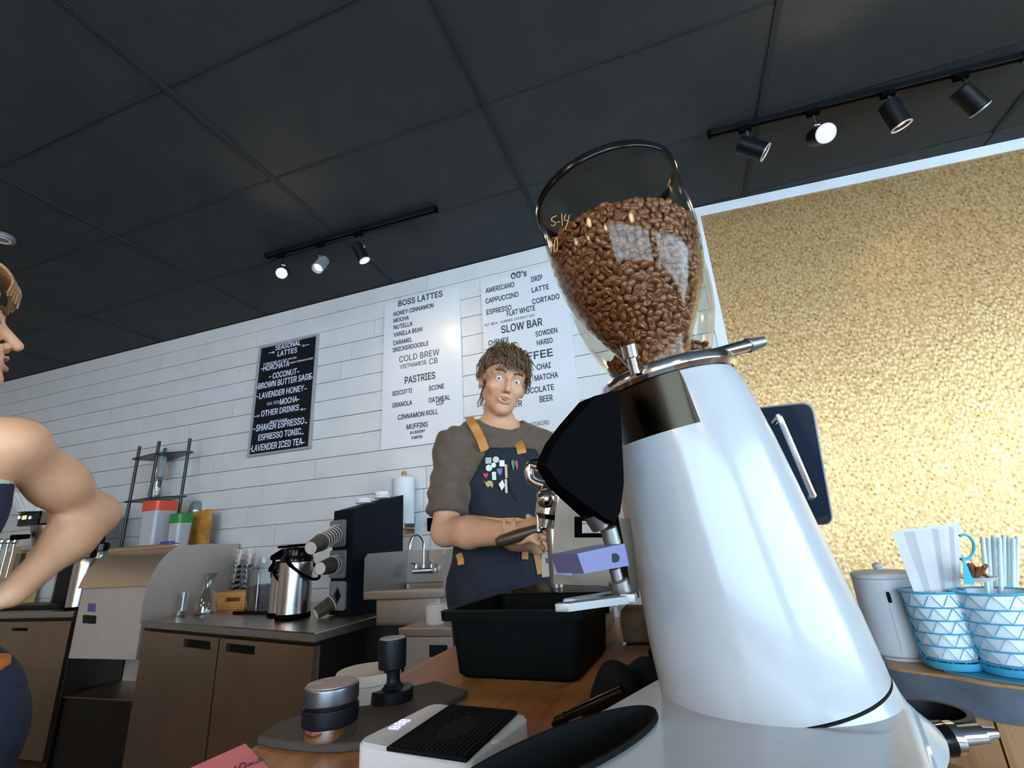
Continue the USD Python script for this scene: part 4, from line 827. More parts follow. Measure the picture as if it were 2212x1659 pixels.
# airpots
look('steel_brushed', (.62, .60, .58), .24, 1.0, bump=.08, bscale=60, stretch=(12, 12, .3))
def airpot(q, label, face, s=1.0):
    t = thing('airpot', label, 'airpot', q, 'pump airpots'); f = unit(face); sd = np.cross((0, 0, 1), f)
    L = lambda pr, n=40: lathe([(r * s, h * s) for r, h in pr], q, n=n)
    obj('foot', L([(0, 0), (.078, 0), (.082, .004), (.082, .022), (.078, .026), (0, .026)]), 'black_plastic', t)
    obj('body', L([(0, .026), (.0785, .026), (.0785, .250), (.076, .262), (0, .262)]), 'steel_brushed', t)
    obj('shoulder', L([(0, .262), (.078, .262), (.079, .275), (.073, .292), (0, .294)]), 'black_gloss', t)
    obj('head', L([(0, .292), (.066, .292), (.066, .318), (.060, .330), (0, .332)]), 'black_gloss', t)
    o = q + V(0, 0, .305 * s)
    obj('spout', hullpts(np.vstack([bx((-.034, -.03, -.018), (.034, .03, .024), .006, (f, sd, V(0, 0, 1)), o + f * .045 * s).vertices, bx((-.012, -.018, -.012), (.012, .018, .010), .004, (f, sd, V(0, 0, 1)), o + f * .135 * s - V(0, 0, .016)).vertices, ])), 'black_plastic', t)
    obj('nozzle', cyl(o + f * .135 * s - V(0, 0, .06), o + f * .135 * s - V(0, 0, .018), .008, n=14), 'black_plastic', t)
    obj('pump_lever', bx((-.07, -.026, .334), (.045, .026, .346), .005, (f, sd, V(0, 0, 1)), q), 'black_plastic', t)
    obj('bail_handle', tube(spline([q + sd * .082 * s + V(0, 0, .285 * s), q + sd * .092 * s - f * .03 + V(0, 0, .25 * s), q - f * .10 * s + sd * .05 + V(0, 0, .19 * s), q - f * .115 * s + V(0, 0, .175 * s), q - f * .10 * s - sd * .05 + V(0, 0, .19 * s), q - sd * .092 * s - f * .03 + V(0, 0, .25 * s), q - sd * .082 * s + V(0, 0, .285 * s)], 5), .007, 8), 'black_plastic', t)
    return t
airpot(onc(632, 1336), 'steel pump airpot with black lid at the corner of the fridge top', (-.95, -.1, 0), 1.0)
airpot(onY(607, 2.17, 1330), 'steel airpot half hidden behind the front airpot', (-.95, .2, 0), .80)
# cup dispenser
look('trim_grey', (.17, .185, .20), .5); look('cup_print', (.07, .055, .04), .55, var=.6, vscale=45); look('cup_base', (.62, .55, .50), .6)
dq = [onc(710, 1330), onc(755, 1333)]; dx = unit(dq[1] - dq[0]); dxy = V(*dx[:2], 0); dyy = V(-dx[1], dx[0], 0); DW = np.linalg.norm(dq[1] - dq[0]); DF = (dxy, dyy, V(0, 0, 1))
zf = aP(712, 1106, dq[0], dyy)[2] - CZ; DD = .32; zbk = zf + .078
t = thing('cup_dispenser', 'tall black cup dispenser cabinet with a sloping top', 'cup dispenser', dq[0] + dxy * DW / 2 + dyy * DD / 2)
look('dispenser_black', (.004, .007, .010), .5, spec=.12)
obj('cabinet', outline([dq[0] + V(0, 0, .004), dq[0] + dyy * DD + V(0, 0, .004), dq[0] + dyy * DD + V(0, 0, zbk), dq[0] + V(0, 0, zf)], dxy * DW), 'dispenser_black', t)
slots = []
for yc in (1152, 1218, 1286):
    c = aP(732, yc, dq[0], dyy); hw = DW * .385; o = c - dyy * .002
    m = outline([o + dxy * x + V(0, 0, z) for x, z in ((p[0] - hw, p[1] - hw) for p in rrect(2 * hw, 2 * hw, .014, 4))], -dyy * .010)
    dia = outline([o + dyy * .01 + dxy * x + V(0, 0, z) for x, z in ((0, hw * .68), (hw * .52, 0), (0, -hw * .68), (-hw * .52, 0))], -dyy * .03)
    obj('slot_trim', diff(m, dia), 'trim_grey', t); obj('slot_opening', outline([o + dyy * .0015 + dxy * x + V(0, 0, z) for x, z in ((0, hw * .68), (hw * .52, 0), (0, -hw * .68), (-hw * .52, 0))], -dyy * .002), 'black_matte', t); slots.append(c - dyy * .012)
for k in (0, 1): obj('foot', bx((DW * .1, .02 + .24 * k, 0), (DW * .9, .06 + .24 * k, .005), 0, DF, dq[0]), 'black_rubber', t)
def hstack(start, end, n, where, r0=.029, r1=.041, L=.105):
    """nested paper cups lying along the line from start (rims) to end (bases)"""
    w = unit(np.asarray(end) - start); D = np.linalg.norm(np.asarray(end) - start); pitch = 0 if n == 1 else (D - L) / (n - 1)
    for k in range(n):
        b = np.asarray(end) - w * pitch * k
        c = thing('printed_cup', (f'printed cup {where}, {NTH[k]} from its outer end' if n > 1 else f'printed cup {where}'), 'cup', b, 'printed cups at the dispenser')
        obj('wall', lathe([(r0 - .001, .0), (r0, 0), (r1, L), (r1 - .001, L), (r0 - .001, .004)], b, -w, 28), 'cup_print', c)
        obj('base', lathe([(0, .002), (r0 - .001, .002), (r0 - .0005, .012), (0, .012)], b, -w, 28), 'cup_base', c)
        obj('rim', lathe([(r1 - .001, L - .002), (r1 + .0024, L - .002), (r1 + .0024, L + .002), (r1 - .001, L + .002), (r1 - .001, L - .002)], b, -w, 28), 'paper_cup', c)
hstack(slots[0] - dyy * .004, aY(671, 1184, slots[0][1] - .26), 7, 'in the top dispenser slot')
hstack(slots[1] - dyy * .004, aY(691, 1228, slots[1][1] - .155), 3, 'in the middle dispenser slot')
hstack(aY(716, 1303, dq[0][1] - .03), aY(681, 1326, dq[0][1] - .10), 1, 'lying on the fridge top beside the airpot', .027, .036, .085)
def lidstack(q, n, lab):
    for k in range(n):
        l = thing('drink_lid', f'white lid, {NTH[k]} up {lab}', 'lid', q + V(0, 0, .010 * k), 'white lids on the dispenser')
        obj('lid', lathe([(0, .009), (.030, .010), (.034, .014), (.037, .014), (.040, .003), (.043, .002), (.043, 0), (.038, 0), (.035, .008), (0, .007)], q + V(0, 0, .010 * k), n=28), 'paper_white', l)
tz = lambda b: zf + (zbk - zf) * b / DD
for b, n, lab in ((.12, 2, 'in the front stack on the cup dispenser'), (.24, 3, 'in the rear stack on the cup dispenser')):
    lidstack(dq[0] + dxy * DW * .5 + dyy * b + V(0, 0, tz(b) + .008), n, lab)
# paper towel roll on the planks
q = aY(872, 1082, YB - .10); zt_, zb_ = aY(872, 1033, YB - .10)[2], aY(872, 1132, YB - .10)[2]
t = thing('paper_towel_roll', 'white paper towel roll on an upright wall holder', 'paper towel', (q[0], q[1], zb_))
R = .066
look('paper_towel', (.74, .78, .82), .85, bump=.4, bscale=120)
obj('roll', lathe([(.02, 0), (R, 0), (R, zt_ - zb_), (.02, zt_ - zb_), (.02, 0)], V(q[0], q[1], zb_), n=40), 'paper_towel', t)
obj('loose_sheet', outline([V(q[0] - R, q[1] - .01, zb_ - .02), V(q[0] - R - .001, q[1] - .05, zb_ - .02), V(q[0] - R - .001, q[1] - .05, zt_ - .004), V(q[0] - R, q[1] - .01, zt_)], V(-.0012, 0, 0)), 'paper_towel', t)
obj('post', cyl(V(q[0], q[1], zb_ - .02), V(q[0], q[1], zt_ + .02), .008), 'steel', t)
obj('finial', lathe([(0, 0), (.012, .0), (.018, .012), (.014, .024), (0, .028)], V(q[0], q[1], zt_ + .018), n=20), 'light_wood', t)
obj('bracket', join(bx((q[0] - .03, q[1] - .012, zb_ - .032), (q[0] + .03, YB - .02, zb_ - .020), .002), bx((q[0] - .035, YB - .026, zb_ - .06), (q[0] + .035, YB - .019, zb_ + .04), .002)), 'steel', t)
# hand sink on the wall
SX0, SX1 = -1.402, -1.0; SY0, SY1 = 1.96, 2.33; sz = -.177
t = thing('hand_sink', 'stainless hand sink with side splashes behind the barista', 'sink', ((SX0 + SX1) / 2, 2.15, FL))
obj('rim', diff(bx((SX0, SY0, sz - .036), (SX1, SY1, sz), .005), bx((SX0 + .04, SY0 + .04, sz - .2), (SX1 - .04, SY1 - .07, sz + .1), .02)), 'steel_sink', t)
obj('basin', diff(bx((SX0 + .036, SY0 + .036, sz - .15), (SX1 - .036, SY1 - .066, sz - .03), .02), bx((SX0 + .042, SY0 + .042, sz - .144), (SX1 - .042, SY1 - .072, sz + .1), .02)), 'steel_sink', t)
obj('pedestal', bx((SX0 + .05, SY0 + .18, FL), (SX1 - .05, SY1 - .02, sz - .151), .005), 'steel_side', t)
obj('back_splash', bx((SX0, SY1 - .006, sz), (SX1, SY1, sz + .155), .002), 'steel_sink', t)
sp = [(SY0 + .002, sz), (SY1 - .006, sz), (SY1 - .006, sz + .158), (SY0 + .022, sz + .158), (SY0 + .002, sz + .138)]
for x in (SX0, SX1 - .005): obj('side_splash', prism(sp, (x, 0, 0), (0, 1, 0), (0, 0, 1), (.005, 0, 0)), 'steel_sink', t)
fx_, fy_ = -1.285, SY1 - .030
t2 = thing('faucet', 'chrome gooseneck faucet with two handles on the hand sink', 'faucet', (fx_, fy_, sz + .04))
obj('plate', bx((fx_ - .062, fy_ - .022, sz + .045), (fx_ + .062, fy_ + .023, sz + .070), .008), 'chrome', t2)
gn_ = [V(fx_, fy_, sz + .06), V(fx_, fy_, sz + .16), V(fx_ - .002, fy_ - .006, sz + .205), V(fx_ - .016, fy_ - .03, sz + .232), V(fx_ - .032, fy_ - .06, sz + .222), V(fx_ - .038, fy_ - .072, sz + .185), V(fx_ - .039, fy_ - .074, sz + .165)]
obj('gooseneck', tube(spline(gn_, 6), .0075, 12), 'chrome', t2); obj('neck_base', cyl(gn_[0], gn_[0] + V(0, 0, .03), .014, .010), 'chrome', t2)
for s in (-1, 1):
    obj('handle', join(cyl(V(fx_ + s * .045, fy_, sz + .065), V(fx_ + s * .045, fy_, sz + .09), .011, .009), tube([V(fx_ + s * .045, fy_, sz + .088), V(fx_ + s * .056, fy_ - .04, sz + .10)], .005, 8)), 'chrome', t2)
# low stainless ledge with a cream cup
SZL = -.30
e0, e1 = aZ(861, 1357, SZL), aZ(972, 1357, SZL)
t = thing('low_steel_stand', 'low stainless stand between the fridge and the bar', 'stand', (*((e0 + e1) / 2)[:2], FL))
obj('top', bx((e0[0], e0[1], SZL - .03), (e1[0] + .03, 1.955, SZL), .003), 'steel', t)
obj('drawer', bx((e0[0] + .02, e0[1] + .010, SZL - .17), (e1[0] + .02, 1.95, SZL - .033), .003), 'steel_sink', t)
obj('handle_recess', bx((e0[0] + .13, e0[1] + .008, SZL - .10), (e1[0] - .02, e0[1] + .0105, SZL - .06)), 'black_matte', t)
obj('cabinet', bx((e0[0] + .02, e0[1] + .012, FL), (e1[0] + .02, 1.945, SZL - .173)), 'steel_side', t)
q = aY(942, 1338, 1.885); q = V(q[0], q[1], SZL); t = thing('ceramic_cup', 'cream cup on the low steel stand beside the barista', 'cup', q)
obj('cup', lathe([(0, 0), (.034, 0), (.040, .010), (.043, .075), (.040, .075), (.036, .012), (0, .008)], q, n=32), 'tub_cream', t)
qh = q + V(.0, -.0, .04); obj('handle', tube(spline([qh + V(.040, -.01, .022), qh + V(.064, -.015, .012), qh + V(.062, -.015, -.014), qh + V(.038, -.01, -.022)], 5), .005, 8), 'tub_cream', t)
q = aY(931, 1133, YB - .02); obj('wall_outlet', bx((q[0] - .022, YB - .03, q[2] - .04), (q[0] + .022, YB - .019, q[2] + .04), .003), 'black_plastic', label='small black outlet box on the planks beside the barista', cat='outlet')
# ---- espresso station beyond the tub: drip tray, splash panel, tap
t = thing('drip_tray', 'black drip tray with a steel grille beyond the storage tub', 'drip tray', (-.25, 1.22, -.16))
dz = -.118; dpl = [aZ(*p, dz)[:2] for p in ((1084, 1281), (1196, 1253), (1400, 1262), (1390, 1290), (1240, 1290))]
pgd = Polygon([tuple(p) for p in dpl]).convex_hull.intersection(Polygon([(-2, 0), (-.165, 0), (-.165, 1.35), (-2, 1.35)])); ext = np.array(pgd.exterior.coords)[:-1]
obj('tray', slab(ext, dz - .03, dz, .003), 'black_gloss', t)
gx0, gy0 = ext.min(0); gx1, gy1 = ext.max(0); bars = []
for k in range(26):
    y = gy0 + (gy1 - gy0) * (k + .5) / 26; inter = pgd.buffer(-.016).intersection(Polygon([(gx0 - 1, y - .002), (gx1 + 1, y - .002), (gx1 + 1, y + .002), (gx0 - 1, y + .002)]))
    if inter.is_empty or inter.geom_type != 'Polygon': continue
    obj('grille_bar', flat(inter, dz + .0003, dz + .004), 'gunmetal', t)
obj('stand', slab(np.array(pgd.buffer(-.03).exterior.coords)[:-1], BZ, dz - .0305, .003), 'bar_black', t)
spn = unit((0.05, 1, 0)); so_ = V(-.26, 1.10, 0)
t = thing('splash_screen', 'frosted beige splash screen with a black framed cut-out behind the grinder fork', 'screen', (-.2, 1.10, dz))
look('frosted', (.46, .38, .29), .35, trans=.35, var=.25, vscale=9)
pxs = ((1196, 1262), (1194, 1180), (1200, 1100), (1213, 1058), (1250, 1050), (1330, 1080), (1365, 1120), (1372, 1268))
pan = outline([aP(x, y, so_, spn) for x, y in pxs], spn * .006); hole_ = outline([aP(x, y, so_ - spn * .02, spn) for x, y in ((1248, 1124), (1330, 1124), (1330, 1153), (1248, 1153))], spn * .05)
obj('panel', diff(pan, hole_), 'frosted', t)
fr_o = [aP(x, y, so_ - spn * .003, spn) for x, y in ((1241, 1116), (1336, 1116), (1336, 1161), (1241, 1161))]; fr_i = [aP(x, y, so_ - spn * .02, spn) for x, y in ((1250, 1125), (1328, 1125), (1328, 1152), (1250, 1152))]
obj('frame', diff(outline(fr_o, spn * .014), outline(fr_i, spn * .06)), 'black_plastic', t)
q = [aP(x, y, so_ - spn * .004, spn) for x, y in ((1200, 1240), (1198, 1205), (1212, 1188), (1238, 1190), (1238, 1243))]; look('blue_cloth', (.36, .44, .56), .9, var=.2, vscale=90)
obj('cleaning_cloth', outline(q, -spn * .008), 'blue_cloth', label='pale blue folded cloth leaning against the splash screen', cat='cloth')
t = thing('espresso_tap', 'chrome espresso tap head between the barista and the grinder', 'espresso machine', (-.36, 1.28, dz))
Yt = 1.16
ta_ = [aY(x, y, Yt) for x, y in ((1142, 1010), (1143, 1026), (1152, 1040), (1175, 1049), (1215, 1058))]; tc = [aY(x, y, Yt) for x, y in ((1142, 1008), (1160, 1012), (1200, 1022), (1225, 1040))]
obj('arch', tube(spline(np.array([ta_[4], ta_[3], ta_[2], ta_[1], ta_[0] + V(.004, 0, .004), tc[1] + V(0, 0, .004), tc[2], tc[3]]), 5), .012, 12), 'chrome', t)
obj('arch_top', hullpts([p + o for p in (aY(1146, 1006, Yt), aY(1165, 1004, Yt), aY(1222, 1030, Yt)) for o in (V(0, -.014, .008), V(0, .014, .008), V(0, 0, .016))]), 'black_gloss', t)
p0, p1 = aY(1192, 1052, Yt), aY(1181, 1140, Yt)
obj('group', lathe([(0, 0), (.020, 0), (.022, .02), (.034, .032), (.036, .075), (.030, .085), (.022, .10), (.020, .125), (0, .125)], p1 + V(0, 0, .0), unit(p0 - p1), 28), 'chrome', t)
obj('sight_bulb', trimesh.creation.icosphere(3, .026).apply_transform(trimesh.transformations.translation_matrix(aY(1182, 1078, Yt - .02))), 'chrome', t)
obj('column', cyl(V(p1[0], Yt + .06, dz), V(p1[0], Yt + .06, p1[2] + .05), .018), 'steel', t); obj('bridge', tube([V(p1[0], Yt + .06, p1[2] + .05), p1 + V(0, .01, .05)], .014, 10), 'steel', t)
obj('steam_pipe', cyl(aY(1163, 1148, Yt + .02), aY(1160, 1098, Yt + .02), .005), 'chrome', t)
# small white tag card with purple mark near the apron
q = [aY(x, y, 1.38) for x, y in ((1169, 1192), (1194, 1190), (1194, 1245), (1171, 1247))]
t = thing('note_card', 'small white card with a purple mark hanging beside the drip tray', 'card', (q[3][0], 1.38, q[3][2])); obj('card', outline(q, V(0, .004, 0)), 'tub_cream', t)
obj('mark', outline([aY(x, y, 1.379) for x, y in ((1178, 1206), (1190, 1204), (1190, 1216), (1179, 1217))], V(0, -.001, 0)), 'label_purple', t)
# ---- ice machine with a rolled hood, and the counter to its left: another, straight run
F0, FX, FB, CZ = V(-2.99, 2.17, 0), V(-1, 0, 0), V(0, 1, 0), -.254
FRM = (FX, FB, V(0, 0, 1))
A1 = aof(fp(163, 1327)); BW = .555
t = thing('ice_machine', 'stainless ice machine with a rolled hood tinted with a painted warm reflection', 'ice machine', fc(A1 / 2, .3, FL))
zt, zb, lz = -.113, -.515, -.72
px_ = V(-2.995, 0, 0)
side = [aP(x, y, px_, V(1, 0, 0)) for x, y in ((311, 1338), (311, 1290), (318, 1268), (330, 1240), (345, 1215), (362, 1195), (385, 1178), (499, 1174))]
HS = side[6][2]
prof = [(p[1], p[2]) for p in side[1:7]]; prof = [(prof[0][0], zt - .01)] + prof + [(2.50, HS), (2.50, zt - .01)]
obj('side_panel', prism([(prof[0][0], CZ - .07), (prof[0][0], zt)] + prof[1:7] + [(2.665, HS), (2.665, CZ - .07)], (-3.001, 0, 0), (0, 1, 0), (0, 0, 1), (.006, 0, 0)), 'steel_panel', t, label='brushed taupe side panel with a curved front corner')
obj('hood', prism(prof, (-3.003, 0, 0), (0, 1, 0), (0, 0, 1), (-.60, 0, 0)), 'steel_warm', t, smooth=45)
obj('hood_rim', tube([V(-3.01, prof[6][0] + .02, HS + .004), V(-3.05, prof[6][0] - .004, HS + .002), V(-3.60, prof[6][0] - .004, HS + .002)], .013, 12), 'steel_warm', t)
obj('cabinet', bx((-3.003, 2.502, -.80), (-3.625, 2.73, HS - .001), .003), 'steel_panel', t); obj('upper_shelf', bx((-3.626, 2.502, -.19), (-4.06, 2.73, HS - .001), .003), 'steel_panel', t)
obj('front', bx((-3.05, 2.16, zb), (-3.62, 2.19, zt - .012), .006), 'steel_panel', t)
obj('lower_panel', bx((-3.03, 2.185, FL + .04), (-3.62, 2.21, lz), .006), 'steel_side', t); obj('lower_rail', bx((-3.03, 2.17, lz), (-3.62, 2.50, lz + .006), .002), 'steel_door', t)
obj('side_panel', bx((-3.63, 2.17, FL + .04), (-3.636, 2.73, zt - .012)), 'steel_side', t)
def onf(px, th): return outline([aP(x, y, V(0, 2.159, 0), V(0, 1, 0)) for x, y in px], V(0, -th, 0))
obj('sticker', onf(((191, 1303), (207, 1304), (206, 1322), (189, 1321)), .001), 'label_purple', t, label='small purple sticker'); obj('latch', onf(((184, 1328), (208, 1330), (207, 1347), (183, 1345)), .012), 'black_metal', t)
B0 = aof(fp(166, 1327))
t = thing('steel_counter', 'stainless steel counter cabinet at far left behind the woman', 'counter', fc(B0 + 1.2, .3, FL))
obj('worktop', fbox(B0 + .008, B0 + 2.9, -.015, BW, CZ - .036, CZ, .004), 'steel', t)
obj('body', fbox(B0 + .012, B0 + 2.88, .03, BW - .01, FL + .09, CZ - .037), 'steel_side', t)
d1, h1 = recess(fbox(B0 + .03, B0 + 1.15, -.006, .029, FL + .11, CZ - .055, .004), ((28, 1355), (62, 1357), (62, 1364), (28, 1362)))
a = obj('door', d1, 'steel_door', t); obj('handle', h1, 'black_matte', a)
# ---- things standing on the ice machine
def onh(x, b): return fp(x, 1178, b) * V(1, 1, 0) + V(0, 0, HS)
look('clear_tub', (.60, .60, .63), .35, trans=.3); look('lid_red', (.75, .07, .03), .4); look('lid_green', (.02, .24, .05), .4); look('lid_blue', (.05, .04, .45), .4); look('pack_orange', (.52, .24, .04), .4, var=.5, vscale=14); look('rod_black', (.016, .02, .022), .35)
bb_ = .43
def onb(px, b): p = fp(px, 1175, b); return V(p[0], p[1], HS)
t = thing('cold_drip_tower', 'black rod cold drip coffee tower with glass vessels', 'coffee tower', onb(325, bb_))
def hz_(y, b): return fp(325, y, b)[2]
zA, zB, zT = hz_(990, bb_), hz_(1081, bb_), hz_(962, bb_)
rods = [onb(263, bb_ - .02), onb(306, bb_ - .06), onb(376, bb_ + .0), onb(322, bb_ + .13)]
cen = np.mean(rods, 0)
for r in rods: obj('rod', cyl(r, V(r[0], r[1], zT), .011, n=14, bev=.001), 'rod_black', t)
for z in (zA, zB):
    obj('plate', prism(np.array(Polygon([tuple(r[:2]) for r in rods]).convex_hull.buffer(.035).exterior.coords)[:-1], (0, 0, z), (1, 0, 0), (0, 1, 0), (0, 0, .007)), 'rod_black', t)
obj('base', prism(np.array(Polygon([tuple(r[:2]) for r in rods]).convex_hull.buffer(.035).exterior.coords)[:-1], (0, 0, HS + .0005), (1, 0, 0), (0, 1, 0), (0, 0, .014)), 'rod_black', t)
obj('glass_cylinder', lathe([(0, .0), (.02, 0), (.042, .03), (.042, .24), (.038, .24), (.038, .03), (0, .008)], V(cen[0], cen[1], zA - .19), n=28), 'glass', t)
look('ice_grey', (.55, .60, .65), .3, trans=.3); obj('ice_water', lathe([(0, .034), (.0375, .034), (.0375, .20), (0, .20)], V(cen[0], cen[1], zA - .19), n=24), 'ice_grey', t)
obj('drip_valve', cyl(V(cen[0], cen[1], zA - .24), V(cen[0], cen[1], zA - .185), .010, .014, n=14), 'steel', t)
obj('grounds_vessel', lathe([(0, 0), (.03, 0), (.05, .03), (.05, .09), (.046, .09), (.046, .03), (0, .006)], V(cen[0], cen[1], zB + .008), n=28), 'glass', t)
def tub(x, b, w, h, bodym, lidm, label, lid_h=.03, round_=False, z0=None):
    q = onb(x, b) if z0 is None else V(*onb(x, b)[:2], z0); t = thing('storage_container', label, 'container', q)
    obj('body', loft([sq(0, w * .44, .02), sq(.004, w * .46, .022), sq(h, w * .5, .024)], q, FRM), bodym, t)
    obj('lid', loft([sq(h, w * .52, .024), sq(h + lid_h, w * .53, .026), sq(h + lid_h + .003, w * .50, .022)], q, FRM), lidm, t)
hR = fp(330, 1106, .275)[2] - HS
tub(333, .275, .15, hR, 'clear_tub', 'lid_red', 'clear tub with a red lid in front of the drip tower', .065)
tub(384, .30, .105, fp(384, 1131, .30)[2] - HS, 'clear_tub', 'lid_green', 'small clear tub with a green lid beside the red-lidded tub', .06)
q = onb(371, .27); obj('blue_lid', loft([sq(0, .048, .012), sq(.002, .05, .012), sq(.034, .05, .012), sq(.036, .048, .012)], q, FRM), 'lid_blue', label='blue lid lying on the steel hood by the red-lidded tub', cat='lid')
q = onb(425, .45); t = thing('snack_pack', 'orange foil packs in a clear tray right of the green-lidded tub', 'snack pack', q)
hp = fp(425, 1103, .45)[2] - HS
obj('tray', bx((-.10, -.05, 0), (.10, .05, .012), .003, FRM, q), 'clear_tub', t); 
for k, (x, w) in enumerate(((.062, .035), (.0, .026), (-.03, .022), (-.068, .028))):
    obj('packet', hullpts(np.vstack([bx((x - w, -.02, .013), (x + w, .02, .02), .004, FRM, q).vertices, bx((x - w, -.032, hp * .5), (x + w, .028, hp * .55), .008, FRM, q).vertices, bx((x - w, -.004, hp * (.93 + .02 * k)), (x + w, .004, hp * (.95 + .02 * k)), .001, FRM, q).vertices])), 'pack_orange', t)
q = onb(412, .565); t = thing('grey_grinder_knob', 'small domed grey canister behind the orange packs', 'canister', q)
hk_ = fp(412, 1092, .565)[2] - HS; obj('body', lathe([(0, 0), (.045, 0), (.045, hk_ - .04), (.04, hk_ + .0), (.025, hk_ + .025), (0, hk_ + .032)], q, n=28), 'grey_plastic', t)
obj('band', lathe([(.0455, hk_ - .05), (.047, hk_ - .05), (.047, hk_ - .04), (.0455, hk_ - .04), (.0455, hk_ - .05)], q, n=28), 'steel', t)
# ---- left counter things: brewer, filters, airpots
def onl(x, y): return aZ(x, y, CZ)
def lb(x, y, b): return fp(x, y, b)
bq = .12
t = thing('coffee_brewer', 'black and steel filter coffee brewer seen past the woman\'s arm', 'coffee brewer', V(*lb(95, 1300, bq)[:2], CZ))
a0_, a1_, a2_ = aof(lb(38, 1120, bq)), aof(lb(82, 1120, bq)), aof(lb(150, 1120, bq)); z0_, z1_ = lb(60, 1135, bq)[2], lb(60, 1106, bq)[2]
obj('control_head', fbox(a0_, a1_, bq, bq + .18, z0_, z1_, .012), 'black_gloss', t)
obj('steel_head', fbox(a1_ - .005, a2_ - .1, bq + .01, bq + .18, z0_ + .005, z1_ - .004, .008), 'steel', t)
look('led_blue', (.2, .3, .9), .5, emit=(.25, .35, 1.0, 2.0)); look('led_green', (.3, .6, .1), .5, emit=(.45, .75, .10, 1.2))
for px_, m_ in ((42, 'led_blue'), (65, 'led_blue')):
    p = lb(px_, 1118, bq - .002); obj('indicator', cyl(p, p - FB * .004, .011, n=14), m_, t, label='blue indicator light')
p = lb(53, 1118, bq); A_ = aof(p); obj('display', fbox(A_ - .022, A_ + .022, bq - .004, bq + .01, p[2] - .014, p[2] + .014, .002), 'led_green', t, label='green display')
fq = lb(97, 1180, bq + .07); hh_ = lb(97, 1137, bq + .07)[2] - fq[2]
obj('funnel', lathe([(0, 0), (.06, 0), (.07, .01), (.10, hh_ * .8), (.105, hh_), (0, hh_)], fq, n=32), 'steel', t)
obj('funnel_handle', tube([fq + V(-.02, -.095, hh_ * .5), fq + V(-.04, -.19, hh_ * .45)], [.016, .020], 10), 'black_plastic', t)
obj('back_column', fbox(a1_ - .1, a2_ - .12, bq + .14, bq + .19, CZ, z0_ + .02, .01), 'black_metal', t)
obj('base', fbox(a0_ + .02, a2_ - .1, bq, bq + .19, CZ, CZ + .03, .006), 'black_metal', t)
q = V(*lb(88, 1105, bq + .08)[:2], z1_ + .001); R = (aof(lb(50, 1080, bq + .12)) - aof(lb(122, 1080, bq + .12))) / 2; hF = lb(88, 1073, bq + .12)[2] - z1_
look('filter_paper', (.72, .74, .72), .85)
n = 60; th = np.arange(n) * 2 * np.pi / n; prof = [(.58, 0), (.62, .02), (1.0, hF), (.985, hF), (.6, .03), (.0, .03)]
vv = np.vstack([[(R * r * (1 + (.035 if h > .0 and r > .1 else 0) * (k % 2)) * math.cos(a), R * r * (1 + (.035 if r > .1 else 0) * (k % 2)) * math.sin(a), h) for k, a in enumerate(th)] for r, h in prof]) + q; ff = []
for i in range(len(prof) - 1):
    for k in range(n): a, b, c, d = i * n + k, i * n + (k + 1) % n, (i + 1) * n + (k + 1) % n, (i + 1) * n + k; ff += [(a, b, c), (a, c, d)]
obj('filter_stack', tm(vv, ff), 'filter_paper', label='stack of fluted white basket filters on top of the brewer', cat='coffee filters', smooth=False)
def steel_urn(x, yb, yt, b, w, label, mat_='steel_brushed'):
    q = V(*lb(x, yb, b)[:2], CZ); h = lb(x, yt, b)[2] - CZ; t = thing('thermal_server', label, 'thermal server', q, 'tall steel servers')
    obj('foot', lathe([(0, 0), (w, 0), (w * 1.02, .015), (w * .98, .02), (0, .02)], q, n=32), 'black_plastic', t)
    obj('body', lathe([(0, .02), (w * .97, .02), (w * .97, h - .05), (w * .8, h - .01), (0, h)], q, n=32), mat_, t)
    obj('cap', lathe([(0, h - .002), (w * .7, h - .005), (w * .66, h + .04), (w * .5, h + .05), (0, h + .05)], q, n=32), 'black_gloss', t)
steel_urn(166, 1320, 1205, .07, .066, 'steel thermal server with a dark cap between the elbow and the ice bin')
steel_urn(193, 1318, 1190, .235, .066, 'steel thermal server standing behind the first, under the black cap')
steel_urn(130, 1300, 1225, .42, .06, 'steel server half hidden under the woman\'s forearm')
look('box_tan', (.62, .46, .24), .7)
for k, (x, y0, y1, w, m_, lab) in enumerate(((40, 1300, 1186, .05, 'box_tan', 'upright cream carton left of the brewer funnel'), (14, 1300, 1190, .035, 'steel', 'narrow steel canister at the left edge'), (-6, 1300, 1186, .05, 'box_tan', 'cream carton cut by the left edge of the frame'))):
    q = V(*lb(x, 1300, .45)[:2], CZ); h = lb(x, y1, .45)[2] - CZ; t = thing('carton', lab, 'carton', q)
    obj('box', fbox(aof(q) - w, aof(q) + w, .45, .53, CZ, CZ + h * .93, .004), m_, t); obj('flap', fbox(aof(q) - w, aof(q) + w, .485, .495, CZ + h * .93, CZ + h, .002), m_, t)
for k, x in enumerate((4, 18, 32)):
    p = lb(x, 1172, .30); t = thing('tap_handle', f'chrome tap knob at far left, {NTH[k]} from the left', 'tap', p, 'chrome taps at far left'); 
    obj('knob', lathe([(0, -.05), (.012, -.05), (.014, -.01), (.024, .0), (.024, .02), (.012, .03), (0, .032)], p, n=20), 'chrome', t); obj('pipe', cyl(p - V(0, 0, .05), V(p[0], p[1], CZ), .008, n=12), 'chrome', t)
